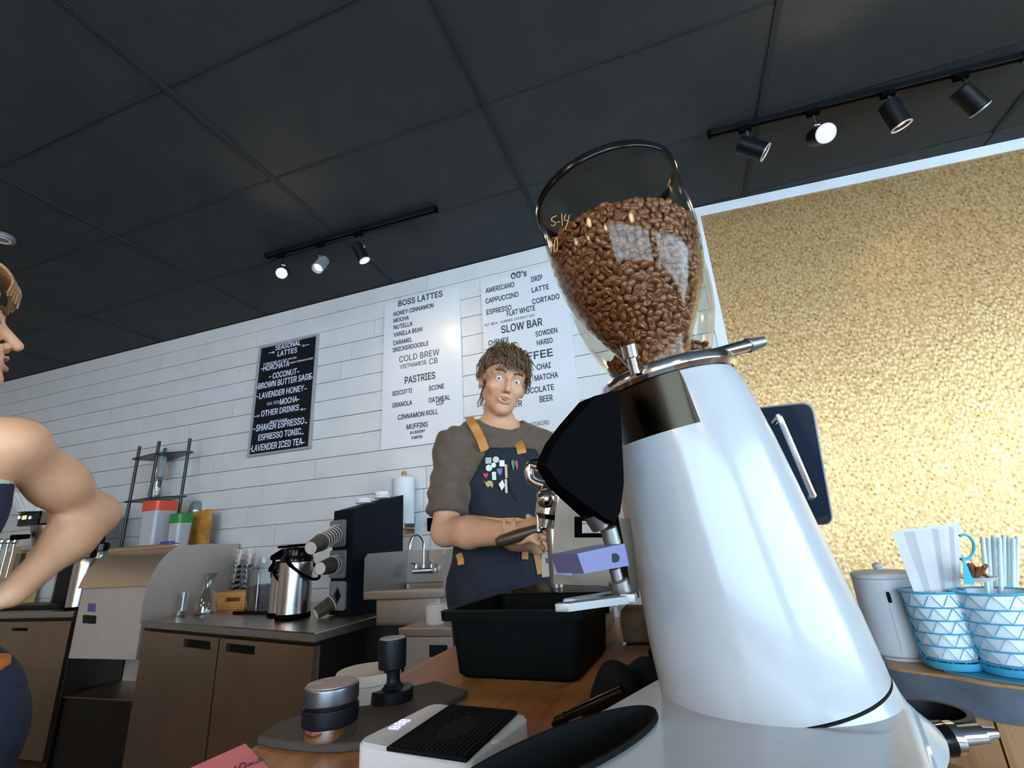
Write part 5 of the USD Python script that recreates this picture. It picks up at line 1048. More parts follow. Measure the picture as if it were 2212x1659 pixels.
# ---------------------------------------------------------------- people
look('skin', (.62, .325, .195), .5, sss=.12, var=.06, vscale=30); look('skin_pale', (.72, .375, .215), .5, sss=.12, var=.05, vscale=30)
look('lips', (.50, .20, .16), .45); look('mouth_dark', (.06, .015, .012), .7); look('teeth', (.75, .71, .64), .35); look('eye_white', (.80, .80, .80), .2, coat=.5); look('iris', (.10, .13, .20), .2, coat=.8); look('pupil', (.005, .005, .005), .15, coat=.8)
look('hair_brown', (.12, .07, .034), .5, var=.45, vscale=60); look('hair_auburn', (.25, .115, .045), .5, var=.4, vscale=60); look('brow', (.10, .055, .03), .7)
look('shirt', (.105, .072, .050), .9, var=.12, vscale=40, bump=.2, bscale=300, sheen=.1); look('shirt_neck', (.085, .064, .05), .9)
look('apron', (.0045, .008, .018), .8, var=.15, vscale=30, bump=.15, bscale=350); look('trousers', (.010, .012, .018), .85); look('leather', (.52, .22, .05), .5, var=.12, vscale=30)
look('navy', (.018, .026, .055), .85, var=.1); look('white_trim_cloth', (.66, .70, .70), .8); look('shoe', (.03, .03, .03), .5); look('orange_cloth', (.70, .20, .03), .7)
def rotm(x, y, z): return np.array([x, y, z])      # rows: local axes in the world
def head_parts(o, R, k=1.0):
    """SDF of a head: local x = the person's left, y = forward, z = up, origin between the ears at eye level"""
    W = lambda p: o + k * (np.array(p, float) @ R)
    def f(P):
        q = ((P - o) @ R.T) / k; x = np.abs(q[..., 0]); S = np.stack([x, q[..., 1], q[..., 2]], -1)
        d = ell_sdf(q, (0, -.014, .036), (.0745, .094, .084))
        d = smin(d, ell_sdf(q, (0, .030, -.030), (.0560, .058, .085)), .03)
        d = smin(d, cone_sdf(S, (.045, .0, -.055), (.010, .070, -.101), .018, .0145), .03)
        d = smin(d, ell_sdf(q, (0, .076, -.102), (.020, .016, .015)), .022)
        d = smin(d, ell_sdf(S, (.044, .058, -.030), (.020, .022, .020)), .022)
        d = smin(d, cone_sdf(S, (.006, .084, .022), (.046, .066, .020), .0095, .009), .014)
        d = smax(d, -ell_sdf(S, (.0315, .094, .0005), (.0175, .0145, .0125)), .012)
        d = smin(d, np.linalg.norm(S - (.0315, .0745, .0), axis=-1) - .0112, .004)
        d = smin(d, cone_sdf(q, (0, .083, .012), (0, .1105, -.034), .0075, .0100), .009)
        d = smin(d, np.linalg.norm(S - (.0115, .0965, -.039), axis=-1) - .0072, .007)
        d = smax(d, -(np.linalg.norm(S - (.0065, .102, -.0475), axis=-1) - .0035), .003)
        d = smin(d, ell_sdf(q, (0, .084, -.066), (.024, .013, .017)), .014)
        d = smax(d, -ell_sdf(q, (0, .099, -.0675), (.0165, .012, .0055)), .003)
        ear = ell_sdf(S, (.0770, -.012, -.012), (.0085, .019, .031)); ear = smax(ear, -ell_sdf(S, (.0855, -.008, -.010), (.006, .0115, .020)), .005)
        return smin(d, ear, .008) * k
    return f, W
def hand_cones(w, d, n, spread=.25, curl=(.5, .7, .5), side=1, k=1.0, thumb_in=.5):
    """palm box and finger chains. w wrist, d along the hand, n out of the back of the hand; side = +1 when the thumb lies on +cross(d, n)"""
    d = unit(d); n = unit(n - d * (n @ d)); s = np.cross(d, n) * side; out = []
    pc = w + d * .048 * k
    def palm(P):
        q = np.stack([(P - pc) @ d, (P - pc) @ s, (P - pc) @ n], -1); return ell_sdf(q, (0, 0, 0), (.055 * k, .042 * k, .017 * k))
    out.append(palm)
    for i, (off, L, r) in enumerate(((.030, .070, .0085), (.010, .078, .0088), (-.010, .072, .0083), (-.028, .056, .0074))):
        p = w + (d * (.086 - .004 * abs(i - 1)) + s * off) * k; a = 0; e = unit(d + s * spread * off / .03)
        for j, fr in enumerate((.45, .32, .23)):
            a += curl[j]; v = unit(e * math.cos(a) - n * math.sin(a)); q2 = p + v * L * fr * k; r0 = r * (1 - .1 * j) * k
            out.append((lambda P, p=p, q2=q2, r0=r0: cone_sdf(P, p, q2, r0, r0 * .9))); p = q2
    p = w + (d * .028 + s * .030 - n * .008) * k; e = unit(d * .75 + s * .65 - n * thumb_in)
    for j, (L, r) in enumerate(((.036, .0112), (.030, .0098), (.024, .0088))):
        q2 = p + e * L * k; out.append((lambda P, p=p, q2=q2, r=r: cone_sdf(P, p, q2, r * k, r * .9 * k))); p = q2; e = unit(e * .9 + d * .25 - n * .35 * thumb_in)
    def f(P):
        dd = out[0](P)
        for g in out[1:]: dd = smin(dd, g(P), .006)
        return dd
    return f
def limb(P, pts, rs, k=.02):
    d = None
    for a, b, ra, rb in zip(pts[:-1], pts[1:], rs[:-1], rs[1:]):
        e = cone_sdf(P, a, b, ra, rb); d = e if d is None else smin(d, e, k)
    return d
def face(t, o, R, W, skin, hair, gaze, mouth=1.0, k=1.0, smile=False):
    for s in (-1, 1):
        c = W((s * .0315, .0760, 0)); g = unit(gaze - c)
        e = obj('eye', lathe([(.0113 * k * math.sin(a), -.0113 * k * math.cos(a)) for a in np.linspace(0, np.pi, 14)], c, g, 24), 'eye_white', t, smooth=True)
        obj('iris', lathe([(0, .0114 * k), (.003 * k, .0113 * k), (.0052 * k, .0103 * k), (0, .0096 * k)], c, g, 20), 'iris', e); obj('pupil', lathe([(0, .0120 * k), (.0024 * k, .0116 * k), (0, .011 * k)], c, g, 16), 'pupil', e)
        br = [W((s * x, y, z)) for x, y, z in ((.014, .0935, .0215), (.026, .0915, .0275), (.040, .0830, .0285), (.052, .0700, .0235))]
        obj('eyebrow', tube(spline(br, 4), [.0022 * k] + [.0034 * k] * 5 + [.0036 * k] * 5 + [.0014 * k] * 2, 6), 'brow', t)
        lid = [W((s * (.0315 + .0138 * math.cos(a)), .0868 - .0055 * abs(math.cos(a)), .0015 + .0088 * math.sin(a))) for a in np.linspace(.15, np.pi - .15, 9)]
        obj('eyelid', tube(lid, .0019 * k, 6), skin, t)
    dz = .0055 * mouth
    up = [W((x, y, z)) for x, y, z in ((-.0235, .0850, -.067), (-.014, .0935, -.0640 + dz * .3), (-.005, .0975, -.0618 + dz * .3), (0, .0972, -.0628 + dz * .3), (.005, .0975, -.0618 + dz * .3), (.014, .0935, -.0640 + dz * .3), (.0235, .0850, -.067))]
    lo = [W((x, y, z)) for x, y, z in ((-.0235, .0850, -.067), (-.013, .0930, -.0715 - dz), (0, .0960, -.0735 - dz), (.013, .0930, -.0715 - dz), (.0235, .0850, -.067))]
    n1, n2 = len(spline(up, 4)), len(spline(lo, 4)); bell = lambda n, r: [r * k * (.35 + .65 * math.sin(np.pi * i / (n - 1))) for i in range(n)]
    obj('upper_lip', tube(spline(up, 4), bell(n1, .0036), 8), 'lips', t); obj('lower_lip', tube(spline(lo, 4), bell(n2, .0046), 8), 'lips', t)
    obj('mouth', hullpts([W((x * 1.7, .0845, -.0675 + z)) for x, z in ((-.011, 0), (.011, 0), (0, .005), (0, -.008))] + [W((x, .0900, -.0675 + z)) for x, z in ((-.012, 0), (.012, 0), (0, .004), (0, -.007))]), 'mouth_dark', t)
    obj('teeth', hullpts([W((x, y, z)) for x, y in ((-.012, .0885), (-.006, .0915), (.006, .0915), (.012, .0885)) for z in (-.0632, -.0668)]), 'teeth', t)
def strands(roots, fn, r, n=6, sides=4):
    ms = []
    for p in roots:
        c = fn(p)
        if c is not None: ms.append(tube(spline(c, 3), np.linspace(r, r * .25, 3 * (len(c) - 1) + 1), sides))
    return join(*ms)

# ---- the barista
Ym = 1.56
MF = unit((.66, -.75, 0)); MS = V(-MF[1], MF[0], 0)          # facing; MS = his left (+x local)
MR = rotm(MS, MF, V(0, 0, 1))
neckb = aY(1077, 918, Ym + .02)
hd = unit(V(.50, -.84, -.25)); hl = unit(np.cross(hd, (0, 0, 1))) * -1; hu = np.cross(hl, hd) 
hl = unit(np.cross((0, 0, 1), hd)); hl = unit(hl); hu = unit(np.cross(hl, hd)) * 1.0
if hu[2] < 0: hu = -hu
ro = math.radians(13); hl, hu = hl * math.cos(ro) - hu * math.sin(ro), hu * math.cos(ro) + hl * math.sin(ro)
HR = rotm(hl, hd, hu); HK = 1.03
eyemid = aY(1098, 821, Ym - .075); ho = eyemid - HK * (np.array((0, .083, 0)) @ HR)
mhead, MW = head_parts(ho, HR, HK)
def ml(x, y, z, o=None): return (neckb if o is None else o) + V(x, y, z) @ MR     # torso local -> world
chest, waist, hips = ml(0, .0, -.20), ml(.0, .01, -.42), ml(.0, .0, -.56)
shR, shL = ml(-.172, -.005, -.082), ml(.172, -.005, -.082)
elR, wrR = aY(963, 1148, 1.40), aY(1108, 1152, 1.27)
elL, wrL = ml(.235, .02, -.34), aY(1160, 1176, 1.36)
feet = [V(hips[0], hips[1], FL) + V(s * .10, .02, 0) @ MR for s in (-1, 1)]
hipj = [hips + V(s * .085, 0, -.03) @ MR for s in (-1, 1)]
def torso_m(P):
    d = ell_sdf(P, ml(0, -.005, -.17), (.168, .108, .17), MR)
    d = smin(d, ell_sdf(P, ml(0, .0, -.40), (.145, .098, .17), MR), .06)
    d = smin(d, ell_sdf(P, ml(0, -.005, -.54), (.160, .108, .11), MR), .05)
    d = smin(d, cone_sdf(P, ml(-.06, -.012, -.03), shR, .050, .044), .04); d = smin(d, cone_sdf(P, ml(.06, -.012, -.03), shL, .050, .044), .04)
    return d
def arms_m(P): return smin(limb(P, [shR, shR * .5 + elR * .5, elR, elR * .62 + wrR * .38, wrR], [.046, .045, .043, .045, .029], .02), limb(P, [shL, elL, elL * .6 + wrL * .4, wrL], [.046, .043, .044, .029], .02), .01)
hdR = hand_cones(wrR, unit(aY(1172, 1140, 1.22) - wrR), V(-.15, -.75, .6), curl=(.75, .9, .5), side=-1, thumb_in=.7)
hdL = hand_cones(wrL, unit(aY(1105, 1176, 1.27) - wrL), V(.1, -.3, -.9), curl=(.5, .7, .4), side=1)
def neck_m(P): return limb(P, [ml(0, -.02, -.05), ml(0, -.006, .02), ho + HK * (np.array((0, -.022, -.06)) @ HR)], [.060, .049, .046], .03)
def legs_m(P):
    d = None
    for h, f_ in zip(hipj, feet):
        e = limb(P, [h, h * .52 + f_ * .48 + V(0, .03, 0) @ MR, f_ + V(0, -.02, .09) @ MR], [.092, .060, .042], .03); e = smin(e, cone_sdf(P, f_ + V(0, -.03, .035) @ MR, f_ + V(0, .15, .025) @ MR, .034, .026), .03); d = e if d is None else smin(d, e, .01)
    return d
def body_m(P): return smin(smin(smin(torso_m(P), arms_m(P), .03), neck_m(P), .03), smin(smin(hdR(P), hdL(P), .002), legs_m(P), .04), .012)
def headneck_m(P): return smin(mhead(P), neck_m(P), .022)
tb = thing('person', 'young man with brown hair in a brown shirt and navy apron, holding a portafilter', 'person', (hips[0], hips[1], FL))
allp = np.array([shR, shL, elR, elL, wrR, wrL, hips, *feet]); lo_, hi_ = allp.min(0) - .2, allp.max(0) + .2
zc_ = neckb[2] + .035
low = surfnet(lambda P: smin(body_m(P), headneck_m(P), .01), (lo_[0], lo_[1], FL - .02), (hi_[0], hi_[1], zc_), .008)
top = surfnet(headneck_m, ho + V(-.15, -.16, zc_ - .006 - ho[2]), ho + V(.15, .16, .17), .0032)
hnd = [surfnet(h, w - .14, w + .14, .0036) for h, w in ((hdR, wrR), (hdL, wrL))]
bodym = obj('body', join(low, top, *hnd), 'skin', tb, smooth=True)
face(tb, ho, HR, MW, 'skin', 'hair_brown', V(0, 0, .03))
# shirt: loose over the torso, short sleeves that hang at the upper arm
hemR, hemL = shR * .18 + elR * .82, shL * .35 + elL * .65
def shirt(P):
    d = smin(torso_m(P) - .013, limb(P, [shR, shR * .45 + elR * .55, elR], [.060, .063, .070], .02), .03)
    d = smin(d, limb(P, [shL, shL * .45 + elL * .55, elL], [.060, .063, .068], .02), .03)
    d = smin(d, cone_sdf(P, ml(0, -.02, -.045), ml(0, -.010, -.005), .080, .068), .03)
    aR, aL = unit(elR - shR), unit(elL - shL)
    fold = .0035 * np.sin((P @ V(60, 25, 90)) + 2.2 * np.sin(P @ V(14, 30, -22)))
    d = d + fold
    d = smax(d, np.where(np.linalg.norm(P - elR, axis=-1) < .25, (P - hemR) @ aR, -1), .004); d = smax(d, np.where(np.linalg.norm(P - elL, axis=-1) < .2, (P - hemL) @ aL, -1), .004)
    nk = ell_sdf(P, ml(0, .035, .012), (.078, .085, .050), MR); d = smax(d, -nk, .004)
    d = smax(d, P[..., 2] - (neckb[2] + .014), .004); d = smax(d, (hips[2] - .02) - P[..., 2], .004)
    return smax(d, -(body_m(P) - np.where(P[..., 2] > 1e9, 0, -.004)), .002)
sm_ = surfnet(shirt, (lo_[0], lo_[1], hips[2] - .06), (hi_[0], hi_[1], neckb[2] + .06), .0062, 1.8)
sh_ = obj('t_shirt', sm_, 'shirt', tb, smooth=True)
ring_ = [ml(.076 * math.cos(a), .012 + .079 * math.sin(a) - .0, -.002 - .034 * max(0, math.sin(a)) ** 1.5) for a in np.arange(28) * 2 * np.pi / 28]
obj('trousers', surfnet(lambda P: smax(smax(smin(legs_m(P) - .012, ell_sdf(P, ml(0, -.005, -.54), (.168, .116, .12), MR), .04), P[..., 2] - (hips[2] + .06), .004), FL + .05 - P[..., 2], .004), (lo_[0], lo_[1], FL), (hi_[0], hi_[1], hips[2] + .1), .012), 'trousers', tb, smooth=True)
for f_ in feet: obj('shoe', hullpts([c + f_ + V(a, b, 0) @ MR for a, b, rr_ in ((0, -.05, .042), (0, .10, .044), (0, .16, .036)) for c in (trimesh.creation.icosphere(1, rr_).vertices * (1, 1, .9) + V(0, 0, rr_ * .9)) if c[2] >= 0]), 'shoe', tb)
# apron: bib, skirt, leather straps
def apron_sdf(P):
    q = (P - neckb) @ MR.T; x, y, z = q[..., 0], q[..., 1], q[..., 2]
    base = smin(torso_m(P) - .021, ell_sdf(P, ml(0, .0, -.56), (.178, .130, .24), MR), .06) + .003 * np.sin(x * 70 + z * 25)
    shell = np.abs(base) - .004
    w = np.clip(.085 + (-.10 - z) * .55, .085, .20); w = np.where(z < -.36, .21, w)
    d = smax(shell, np.abs(x - .005) - w, .006); d = smax(d, .015 - y - np.where(z < -.36, .06, 0), .006); d = smax(d, z + .105, .005); return smax(d, -.78 - z, .005)
am = surfnet(apron_sdf, ml(0, 0, -.45) - V(.34, .34, .36), ml(0, 0, -.45) + V(.34, .34, .40), .0055, 2.0)
ap = obj('apron', am, 'apron', tb, smooth=True)
def trace(f, x, y, t0=1.2, t1=2.6, off=.002):
    d = unit(ray(x, y)); t = t0
    for _ in range(160):
        e = float(f(np.array([d * t]))[0])
        if e < .0006: break
        t += max(e * .6, .0005)
        if t > t1: return None
    return d * (t - off)
def ribbon(pts, w, th, up):
    """a flat strap of width w along pts; up = surface normals"""
    p = spline(pts, 5); u = spline(up, 5); v = []
    tt = np.gradient(p, axis=0)
    for i in range(len(p)):
        n = unit(u[i]); s = unit(np.cross(tt[i], n)); v += [p[i] + s * w / 2, p[i] + s * w / 2 + n * th, p[i] - s * w / 2 + n * th, p[i] - s * w / 2]
    f = []
    for i in range(len(p) - 1):
        for k in range(4): a, b, c, d = i * 4 + k, i * 4 + (k + 1) % 4, (i + 1) * 4 + (k + 1) % 4, (i + 1) * 4 + k; f += [(a, b, c), (a, c, d)]
    m = len(p) - 1; f += [(0, 2, 1), (0, 3, 2), (4 * m, 4 * m + 1, 4 * m + 2), (4 * m, 4 * m + 2, 4 * m + 3)]
    return tm(v, f)
def onshirt(x, y): return trace(lambda P: np.minimum(shirt(P), apron_sdf(P)), x, y)
for pts, back in ((((1048, 974), (1040, 952), (1030, 931), (1020, 914)), None), (((1128, 980), (1125, 968), (1120, 956)), None)):
    p = [q for q in (onshirt(*z) for z in pts) if q is not None]
    if len(p) > 1: p = [a + unit(-a) * .004 for a in p]; p = p + [p[-1] + unit(p[-1]) * .05 + (p[-1] - p[-2]) * .8]; obj('strap', ribbon(p, .030, .003, [unit(-a + V(0, 0, .3)) for a in p]), 'leather', ap, label='tan leather apron strap')
wp = [ml(.205 * math.cos(a) * .86, .150 * math.sin(a), -.405) for a in np.linspace(.2, np.pi - .2, 9)]
wp = [q for q in (onshirt(x, y) for x, y in ((1020, 1120), (1050, 1124), (1080, 1127), (1110, 1126), (1140, 1130))) if q is not None]
if len(wp) > 2: obj('waist_tie', ribbon([a + unit(-a) * .003 for a in wp], .022, .003, [unit(-a) for a in wp]), 'leather', ap)
for pts in (((1114, 1124), (1124, 1128), (1134, 1140), (1128, 1146)), ((1128, 1170), (1134, 1186), (1134, 1208)), ((1148, 1150), (1158, 1190), (1168, 1240)), ((990, 1196), (994, 1206), (996, 1220))):
    p = [q for q in (onshirt(*z) for z in pts) if q is not None]
    if len(p) > 2: obj('leather_tab', ribbon([a + unit(-a) * .006 for a in p], .020, .003, [unit(-a) for a in p]), 'leather', ap)
pk = [onshirt(*z) for z in ((1095, 1010), (1140, 1018), (1146, 1070), (1105, 1075))]
seam_ = [q for q in (onshirt(*z) for z in ((1096, 1004), (1098, 1030), (1104, 1060), (1116, 1080))) if q is not None]
if len(seam_) > 2: obj('pocket_seam', tube(spline([a + unit(-a) * .001 for a in seam_], 4), .0022, 6), 'apron', ap)
# pins on the bib
for nm, c in (('cream', (.55, .50, .38)), ('white', (.72, .74, .72)), ('silver', (.40, .41, .42)), ('mint', (.55, .70, .55)), ('red', (.45, .03, .03)), ('green', (.02, .25, .12)), ('tan', (.55, .38, .25)), ('blue', (.08, .14, .28)), ('gold', (.42, .32, .14))): look('pin_' + nm, c, .35)
def pin(name, px, shape, m_, lab):
    q = onshirt(*px)
    if q is None: return
    n = unit(unit(-q) * .75 + MF * .5); sx = unit(np.cross((0, 0, 1), n)); sy = np.cross(n, sx)
    pts = {'disc': [(.0105 * math.cos(a), .0105 * math.sin(a)) for a in np.arange(18) * np.pi / 9], 'small': [(.008 * math.cos(a), .008 * math.sin(a)) for a in np.arange(16) * np.pi / 8], 'square': rrect(.020, .020, .002, 3), 'tall': rrect(.0135, .026, .002, 3), 'rect': rrect(.017, .020, .002, 3), 'strip': rrect(.008, .044, .002, 3),
           'diamond': [(0, -.017), (.011, -.002), (.004, .017), (-.009, .003)], 'heart': [(0, -.010), (.009, .002), (.006, .008), (0, .005), (-.006, .008), (-.009, .002)], 'shield': [(-.010, .010), (.010, .010), (.007, -.004), (0, -.012), (-.007, -.004)], 'animal': [(-.016, .010), (-.010, .004), (-.002, .010), (.010, .008), (.014, -.004), (.009, -.014), (.004, -.006), (-.004, -.012), (-.010, -.004)], 'pepper': [(.0, .016), (.005, .010), (.006, -.004), (.002, -.020), (-.002, -.006), (-.005, .008)]}[shape]
    pts = np.array(pts); 
    if shape not in ('disc', 'small', 'diamond', 'heart', 'shield', 'animal', 'pepper'): pts = pts - pts.mean(0)
    obj(name, prism(pts, q + n * .001, sx, sy, n * .003), m_, ap, label=lab)
for a in (('pin', (1055, 995), 'square', 'pin_silver', 'square silver pin'), ('pin', (1071, 993), 'disc', 'pin_cream', 'round cream pin'), ('pin', (1084, 1001), 'rect', 'pin_white', 'small white rectangular pin'), ('pin', (1056, 1011), 'disc', 'pin_mint', 'round mint pin'), ('pin', (1066, 1005), 'small', 'pin_white', 'small round white pin'), ('pin', (1079, 1019), 'shield', 'pin_blue', 'blue shield pin'), ('pin', (1049, 1027), 'heart', 'pin_red', 'red heart pin'), ('pin', (1067, 1028), 'tall', 'pin_mint', 'tall pale pin'), ('pin', (1056, 1045), 'animal', 'pin_gold', 'animal-shaped gold pin'), ('pin', (1083, 1048), 'diamond', 'pin_white', 'white slanted pin'), ('pin', (1093, 1018), 'strip', 'pin_tan', 'tan strip pin'), ('pin', (1093, 1050), 'strip', 'pin_cream', 'cream strip pin'), ('pin', (1107, 1003), 'pepper', 'pin_green', 'green pepper pin'), ('pin', (1115, 1004), 'pepper', 'pin_red', 'red pepper pin')): pin(*a)
# hair
def scalp(d): return MW(np.array((0, -.014, .036)) + np.asarray(d) * (.0745, .094, .084))
def hair_m(P):
    q = ((P - ho) @ HR.T) / HK; d = ell_sdf(q, (0, -.016, .040), (.085, .104, .096)) + .004 * np.sin(q[..., 0] * 160) * np.sin(q[..., 1] * 130 + 2)
    z = q[..., 2]; y = q[..., 1]; line = np.where(y > .0, .028 + .45 * np.clip(y - .02, 0, 1), np.where(y > -.035, .012 - .8 * np.clip(.0 - y, 0, .035), -.065))
    return smax(d, line - z, .012) * HK
hm = obj('hair', surfnet(hair_m, ho - .17, ho + .17, .004), 'hair_brown', tb, smooth=True)
r_ = np.random.default_rng(11); roots = []
for _ in range(640):
    t_, u_ = r_.uniform(0, 2 * np.pi), r_.uniform(-.35, 1); s_ = math.sqrt(1 - u_ * u_); roots.append((s_ * math.cos(t_), s_ * math.sin(t_), u_))
def strand_m(d):
    x, y, z = d
    L = lambda a, k: MW(np.array((0, -.016, .040)) + np.asarray(a) * (.085 * k, .104 * k, .096 * k))
    if y > .25:    # fringe: combed forward and to his left
        e = unit(V(x + .22, y + .55, z - .05)); g = unit(V(x + .34, y + .75, z - .42 - .15 * abs(r_.normal())))
        if z < .30: return None
    elif z < -.2 and y > -.5: return None
    else: e = unit(V(x * 1.05 + .06, y * 1.0 + .10, z - .28)); g = unit(V(x * 1.1 + .08, y * 1.05 + .12, z - .62))
    k = 1.03 + .09 * r_.random() ** 2; return [L(d, .97), L(d * .5 + e * .5, k), L(e + r_.normal(0, .05, 3), k + .02 * r_.random()), L(g + r_.normal(0, .08, 3), k - .02 + .07 * r_.random())]
hs_ = strands([V(*r) for r in roots], strand_m, .0036)
obj('hair_strands', hs_, 'hair_brown', hm, kind='stuff')
nape = strands([V(r_.uniform(-.8, .8), -.75, -.55) for _ in range(60)], lambda d: [MW((d[0] * .07, -.075, -.02)), MW((d[0] * .075, -.088, -.055)), MW((d[0] * .075 + r_.normal() * .006, -.090, -.090 - .02 * r_.random()))], .004)
obj('nape_hair', nape, 'hair_brown', hm, kind='stuff')
# the portafilter in his hand
pa, pb = aY(1072, 1172, 1.215), aY(1160, 1144, 1.225); pd_ = unit(pb - pa)
t = thing('portafilter', 'portafilter with a dark wooden handle held in the barista\'s hand', 'portafilter', (*pa[:2], pa[2]))
look('dark_wood', (.055, .028, .014), .4)
obj('handle', lathe([(0, 0), (.010, .001), (.015, .012), (.0165, .06), (.013, .115), (.010, .125), (0, .125)], pa, pd_, 24), 'dark_wood', t)
pe = pa + pd_ * .125
obj('neck', cyl(pe, pe + pd_ * .03, .008), 'chrome', t); pc_ = pe + pd_ * .058
obj('basket', lathe([(0, -.022), (.020, -.022), (.031, -.010), (.033, .012), (.036, .013), (.036, .020), (.030, .020), (.030, .0), (0, -.005)], pc_, (0, 0, 1), 32), 'black_metal', t)
# ---- the woman at the left edge
wv = unit(V(-1.297, .528, 0)); wf = unit(V(.40, .917, .06)); wl = unit(np.cross((0, 0, 1), wf)); wu = np.cross(wl, wf); wu = wu if wu[2] > 0 else -wu
ro = math.radians(-6); wf, wu = wf * math.cos(ro) - wu * math.sin(ro), wu * math.cos(ro) + wf * math.sin(ro)
WR = rotm(wl, wf, wu); DW_ = .90
nose = aD(51, 752, DW_); wo = nose - np.array((0, .117, -.036)) @ WR
whead, WW = head_parts(wo, WR, .98)
wsh = aD(28, 962, .90)
wel = min((aD(208, 1113, t_) for t_ in np.linspace(.9, 1.2, 61)), key=lambda p: abs(np.linalg.norm(p - wsh) - .275))
wwr = min((aD(26, 1282, t_) for t_ in np.linspace(.78, 1.0, 61)), key=lambda p: abs(np.linalg.norm(p - wel) - .235))
WF = unit(V(.62, -.55, 0)); WS = V(-WF[1], WF[0], 0); WTR = rotm(WS, WF, V(0, 0, 1))
wnb = wsh - WS * .142 + V(0, 0, .045)
def wlc(x, y, z): return wnb + V(x, y, z) @ WTR
whip = wlc(.05, -.05, -.54)
wfeet = [V(whip[0], whip[1], FL) + V(s * .09, 0, 0) @ WTR for s in (-1, 1)]
wsh2, wel2, wwr2 = wlc(-.155, 0, -.045), wlc(-.21, .02, -.33), wlc(-.16, .15, -.50)
def torso_w(P):
    d = ell_sdf(P, wlc(0, -.005, -.16), (.148, .098, .15), WTR); d = smin(d, ell_sdf(P, wlc(0, 0, -.34), (.118, .085, .14), WTR), .06)
    d = smin(d, ell_sdf(P, wlc(.05, -.055, -.50), (.172, .112, .13), WTR), .06)
    for s in (-1, 1): d = smin(d, ell_sdf(P, wlc(s * .065, .075, -.19), (.055, .045, .055), WTR), .035)
    d = smin(d, cone_sdf(P, wlc(-.05, -.01, -.03), wsh2, .045, .044), .04); return smin(d, cone_sdf(P, wlc(.05, -.01, -.03), wsh, .045, .047), .04)
hdW = hand_cones(wwr, unit(aD(-70, 1300, .85) - wwr), V(.5, -.4, .75), curl=(.3, .4, .3), side=-1)
def arms_w(P): return smin(limb(P, [wsh, wsh * .5 + wel * .5, wel, wel * .65 + wwr * .35, wwr], [.046, .0405, .0345, .0365, .0255], .05), limb(P, [wsh2, wel2, wwr2], [.048, .036, .026], .02), .01)
def neck_w(P): return limb(P, [wlc(0, -.015, -.05), wlc(0, .0, .03), wo + np.array((0, -.018, -.06)) @ WR], [.056, .048, .047], .03)
def legs_w(P):
    d = None
    for s, f_ in zip((-1, 1), wfeet):
        h = wlc(.05 + s * .08, -.05, -.56); e = limb(P, [h, h * .5 + f_ * .5, f_ + V(0, -.02, .09) @ WTR], [.090, .056, .038], .03); e = smin(e, cone_sdf(P, f_ + V(0, -.03, .03) @ WTR, f_ + V(0, .13, .022) @ WTR, .030, .022), .03); d = e if d is None else smin(d, e, .01)
    return d
def body_w(P): return smin(smin(smin(torso_w(P), arms_w(P), .03), neck_w(P), .03), smin(hdW(P), legs_w(P), .04), .012)
def headneck_w(P): return smin(whead(P), neck_w(P), .022)
tw_ = thing('person', 'woman in a navy sleeveless top with hand on hip at the left edge', 'person', (whip[0], whip[1], FL))
ap_ = np.array([wsh, wsh2, wel, wel2, wwr, wwr2, whip, *wfeet]); l2, h2_ = ap_.min(0) - .2, ap_.max(0) + .2; zc2 = wnb[2] + .04
low = surfnet(lambda P: smin(body_w(P), headneck_w(P), .01), (l2[0], l2[1], FL - .02), (h2_[0], h2_[1], zc2), .008)
top = surfnet(headneck_w, wo + V(-.15, -.15, zc2 - .006 - wo[2]), wo + V(.15, .15, .17), .0032)
obj('body', join(low, top, surfnet(hdW, wwr - .13, wwr + .13, .0036)), 'skin_pale', tw_, smooth=True)
face(tw_, wo, WR, WW, 'skin_pale', 'hair_auburn', aY(1085, 830, 1.5), 1.3)
def hair_w(P):
    q = ((P - wo) @ WR.T); d = ell_sdf(q, (0, -.016, .040), (.086, .106, .096)) + .003 * np.sin(q[..., 0] * 150 + q[..., 2] * 40)
    z, y = q[..., 2], q[..., 1]; line = np.where(y > .0, .036 + .4 * np.clip(y - .02, 0, 1), np.where(y > -.03, .01, -.075)); d = smax(d, line - z, .012)
    d = smin(d, limb(P, [WW((0, -.10, .03)), WW((0, -.135, -.03)), WW((0, -.12, -.16))], [.035, .04, .02], .02), .02); return d
hw_ = obj('hair', surfnet(hair_w, wo - .22, wo + .2, .0045), 'hair_auburn', tw_, smooth=True)
lock = []
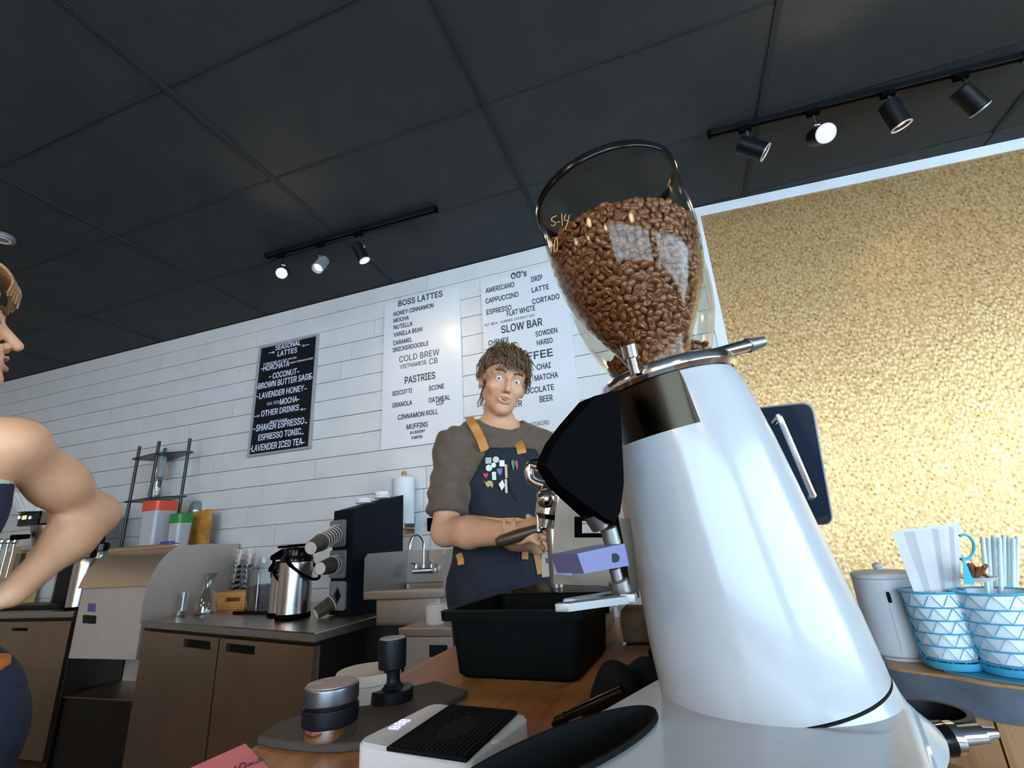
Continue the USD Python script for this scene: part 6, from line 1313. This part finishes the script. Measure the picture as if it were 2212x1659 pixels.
for k in range(26):
    a = r_.uniform(-.6, .6); lock.append(tube(spline([WW((.06 * math.sin(a), .045 + .01 * k / 26, .128 - .01 * abs(a))), WW((.075 * math.sin(a), .084, .112)), WW((.092 * math.sin(a), .112 - .02 * abs(a), .080)), WW((.100 * math.sin(a), .110 - .03 * abs(a), .040 + .012 * r_.random()))], 3), np.linspace(.005, .0015, 10), 5))
obj('front_locks', join(*lock), 'hair_auburn', hw_, kind='stuff')
def top_w(P):
    d = torso_w(P) - .010; d = smax(d, P[..., 2] - (wlc(0, 0, -.115)[2]), .004); d = smax(d, wlc(0, 0, -.47)[2] - P[..., 2], .004); return smax(d, -(arms_w(P) - .004), .004)
obj('sleeveless_top', surfnet(top_w, wlc(0, 0, -.3) - .3, wlc(0, 0, -.3) + .3, .007), 'navy', tw_, smooth=True)
for s in (-1, 1):
    st = [wlc(s * .085, .082, -.125), wlc(s * .095, .060, -.06), wlc(s * .10, .0, -.012), wlc(s * .09, -.07, -.06), wlc(s * .08, -.088, -.125)]
    obj('shoulder_strap', ribbon(st, .03, .004, [V(*WF) + V(0, 0, .2), V(*WF) + V(0, 0, .8), V(0, 0, 1), V(*-WF) + V(0, 0, .8), V(*-WF) + V(0, 0, .2)]), 'white_trim_cloth', tw_)
obj('white_edging', tube([wlc(.149 * math.cos(a), -.005 + .104 * math.sin(a), -.118) for a in np.arange(36) * 2 * np.pi / 36], .007, 6, True), 'white_trim_cloth', tw_)
obj('trousers', surfnet(lambda P: smax(smax(smin(legs_w(P) - .014, ell_sdf(P, wlc(.05, -.055, -.51), (.182, .122, .14), WTR), .05), P[..., 2] - wlc(0, 0, -.43)[2], .004), FL + .05 - P[..., 2], .004), (l2[0], l2[1], FL), (h2_[0], h2_[1], whip[2] + .2), .010), 'navy', tw_, smooth=True)
obj('waist_band', tube([wlc(.035 + .150 * math.cos(a), -.035 + .103 * math.sin(a), -.425) for a in np.arange(36) * 2 * np.pi / 36], .018, 8, True), 'orange_cloth', tw_)
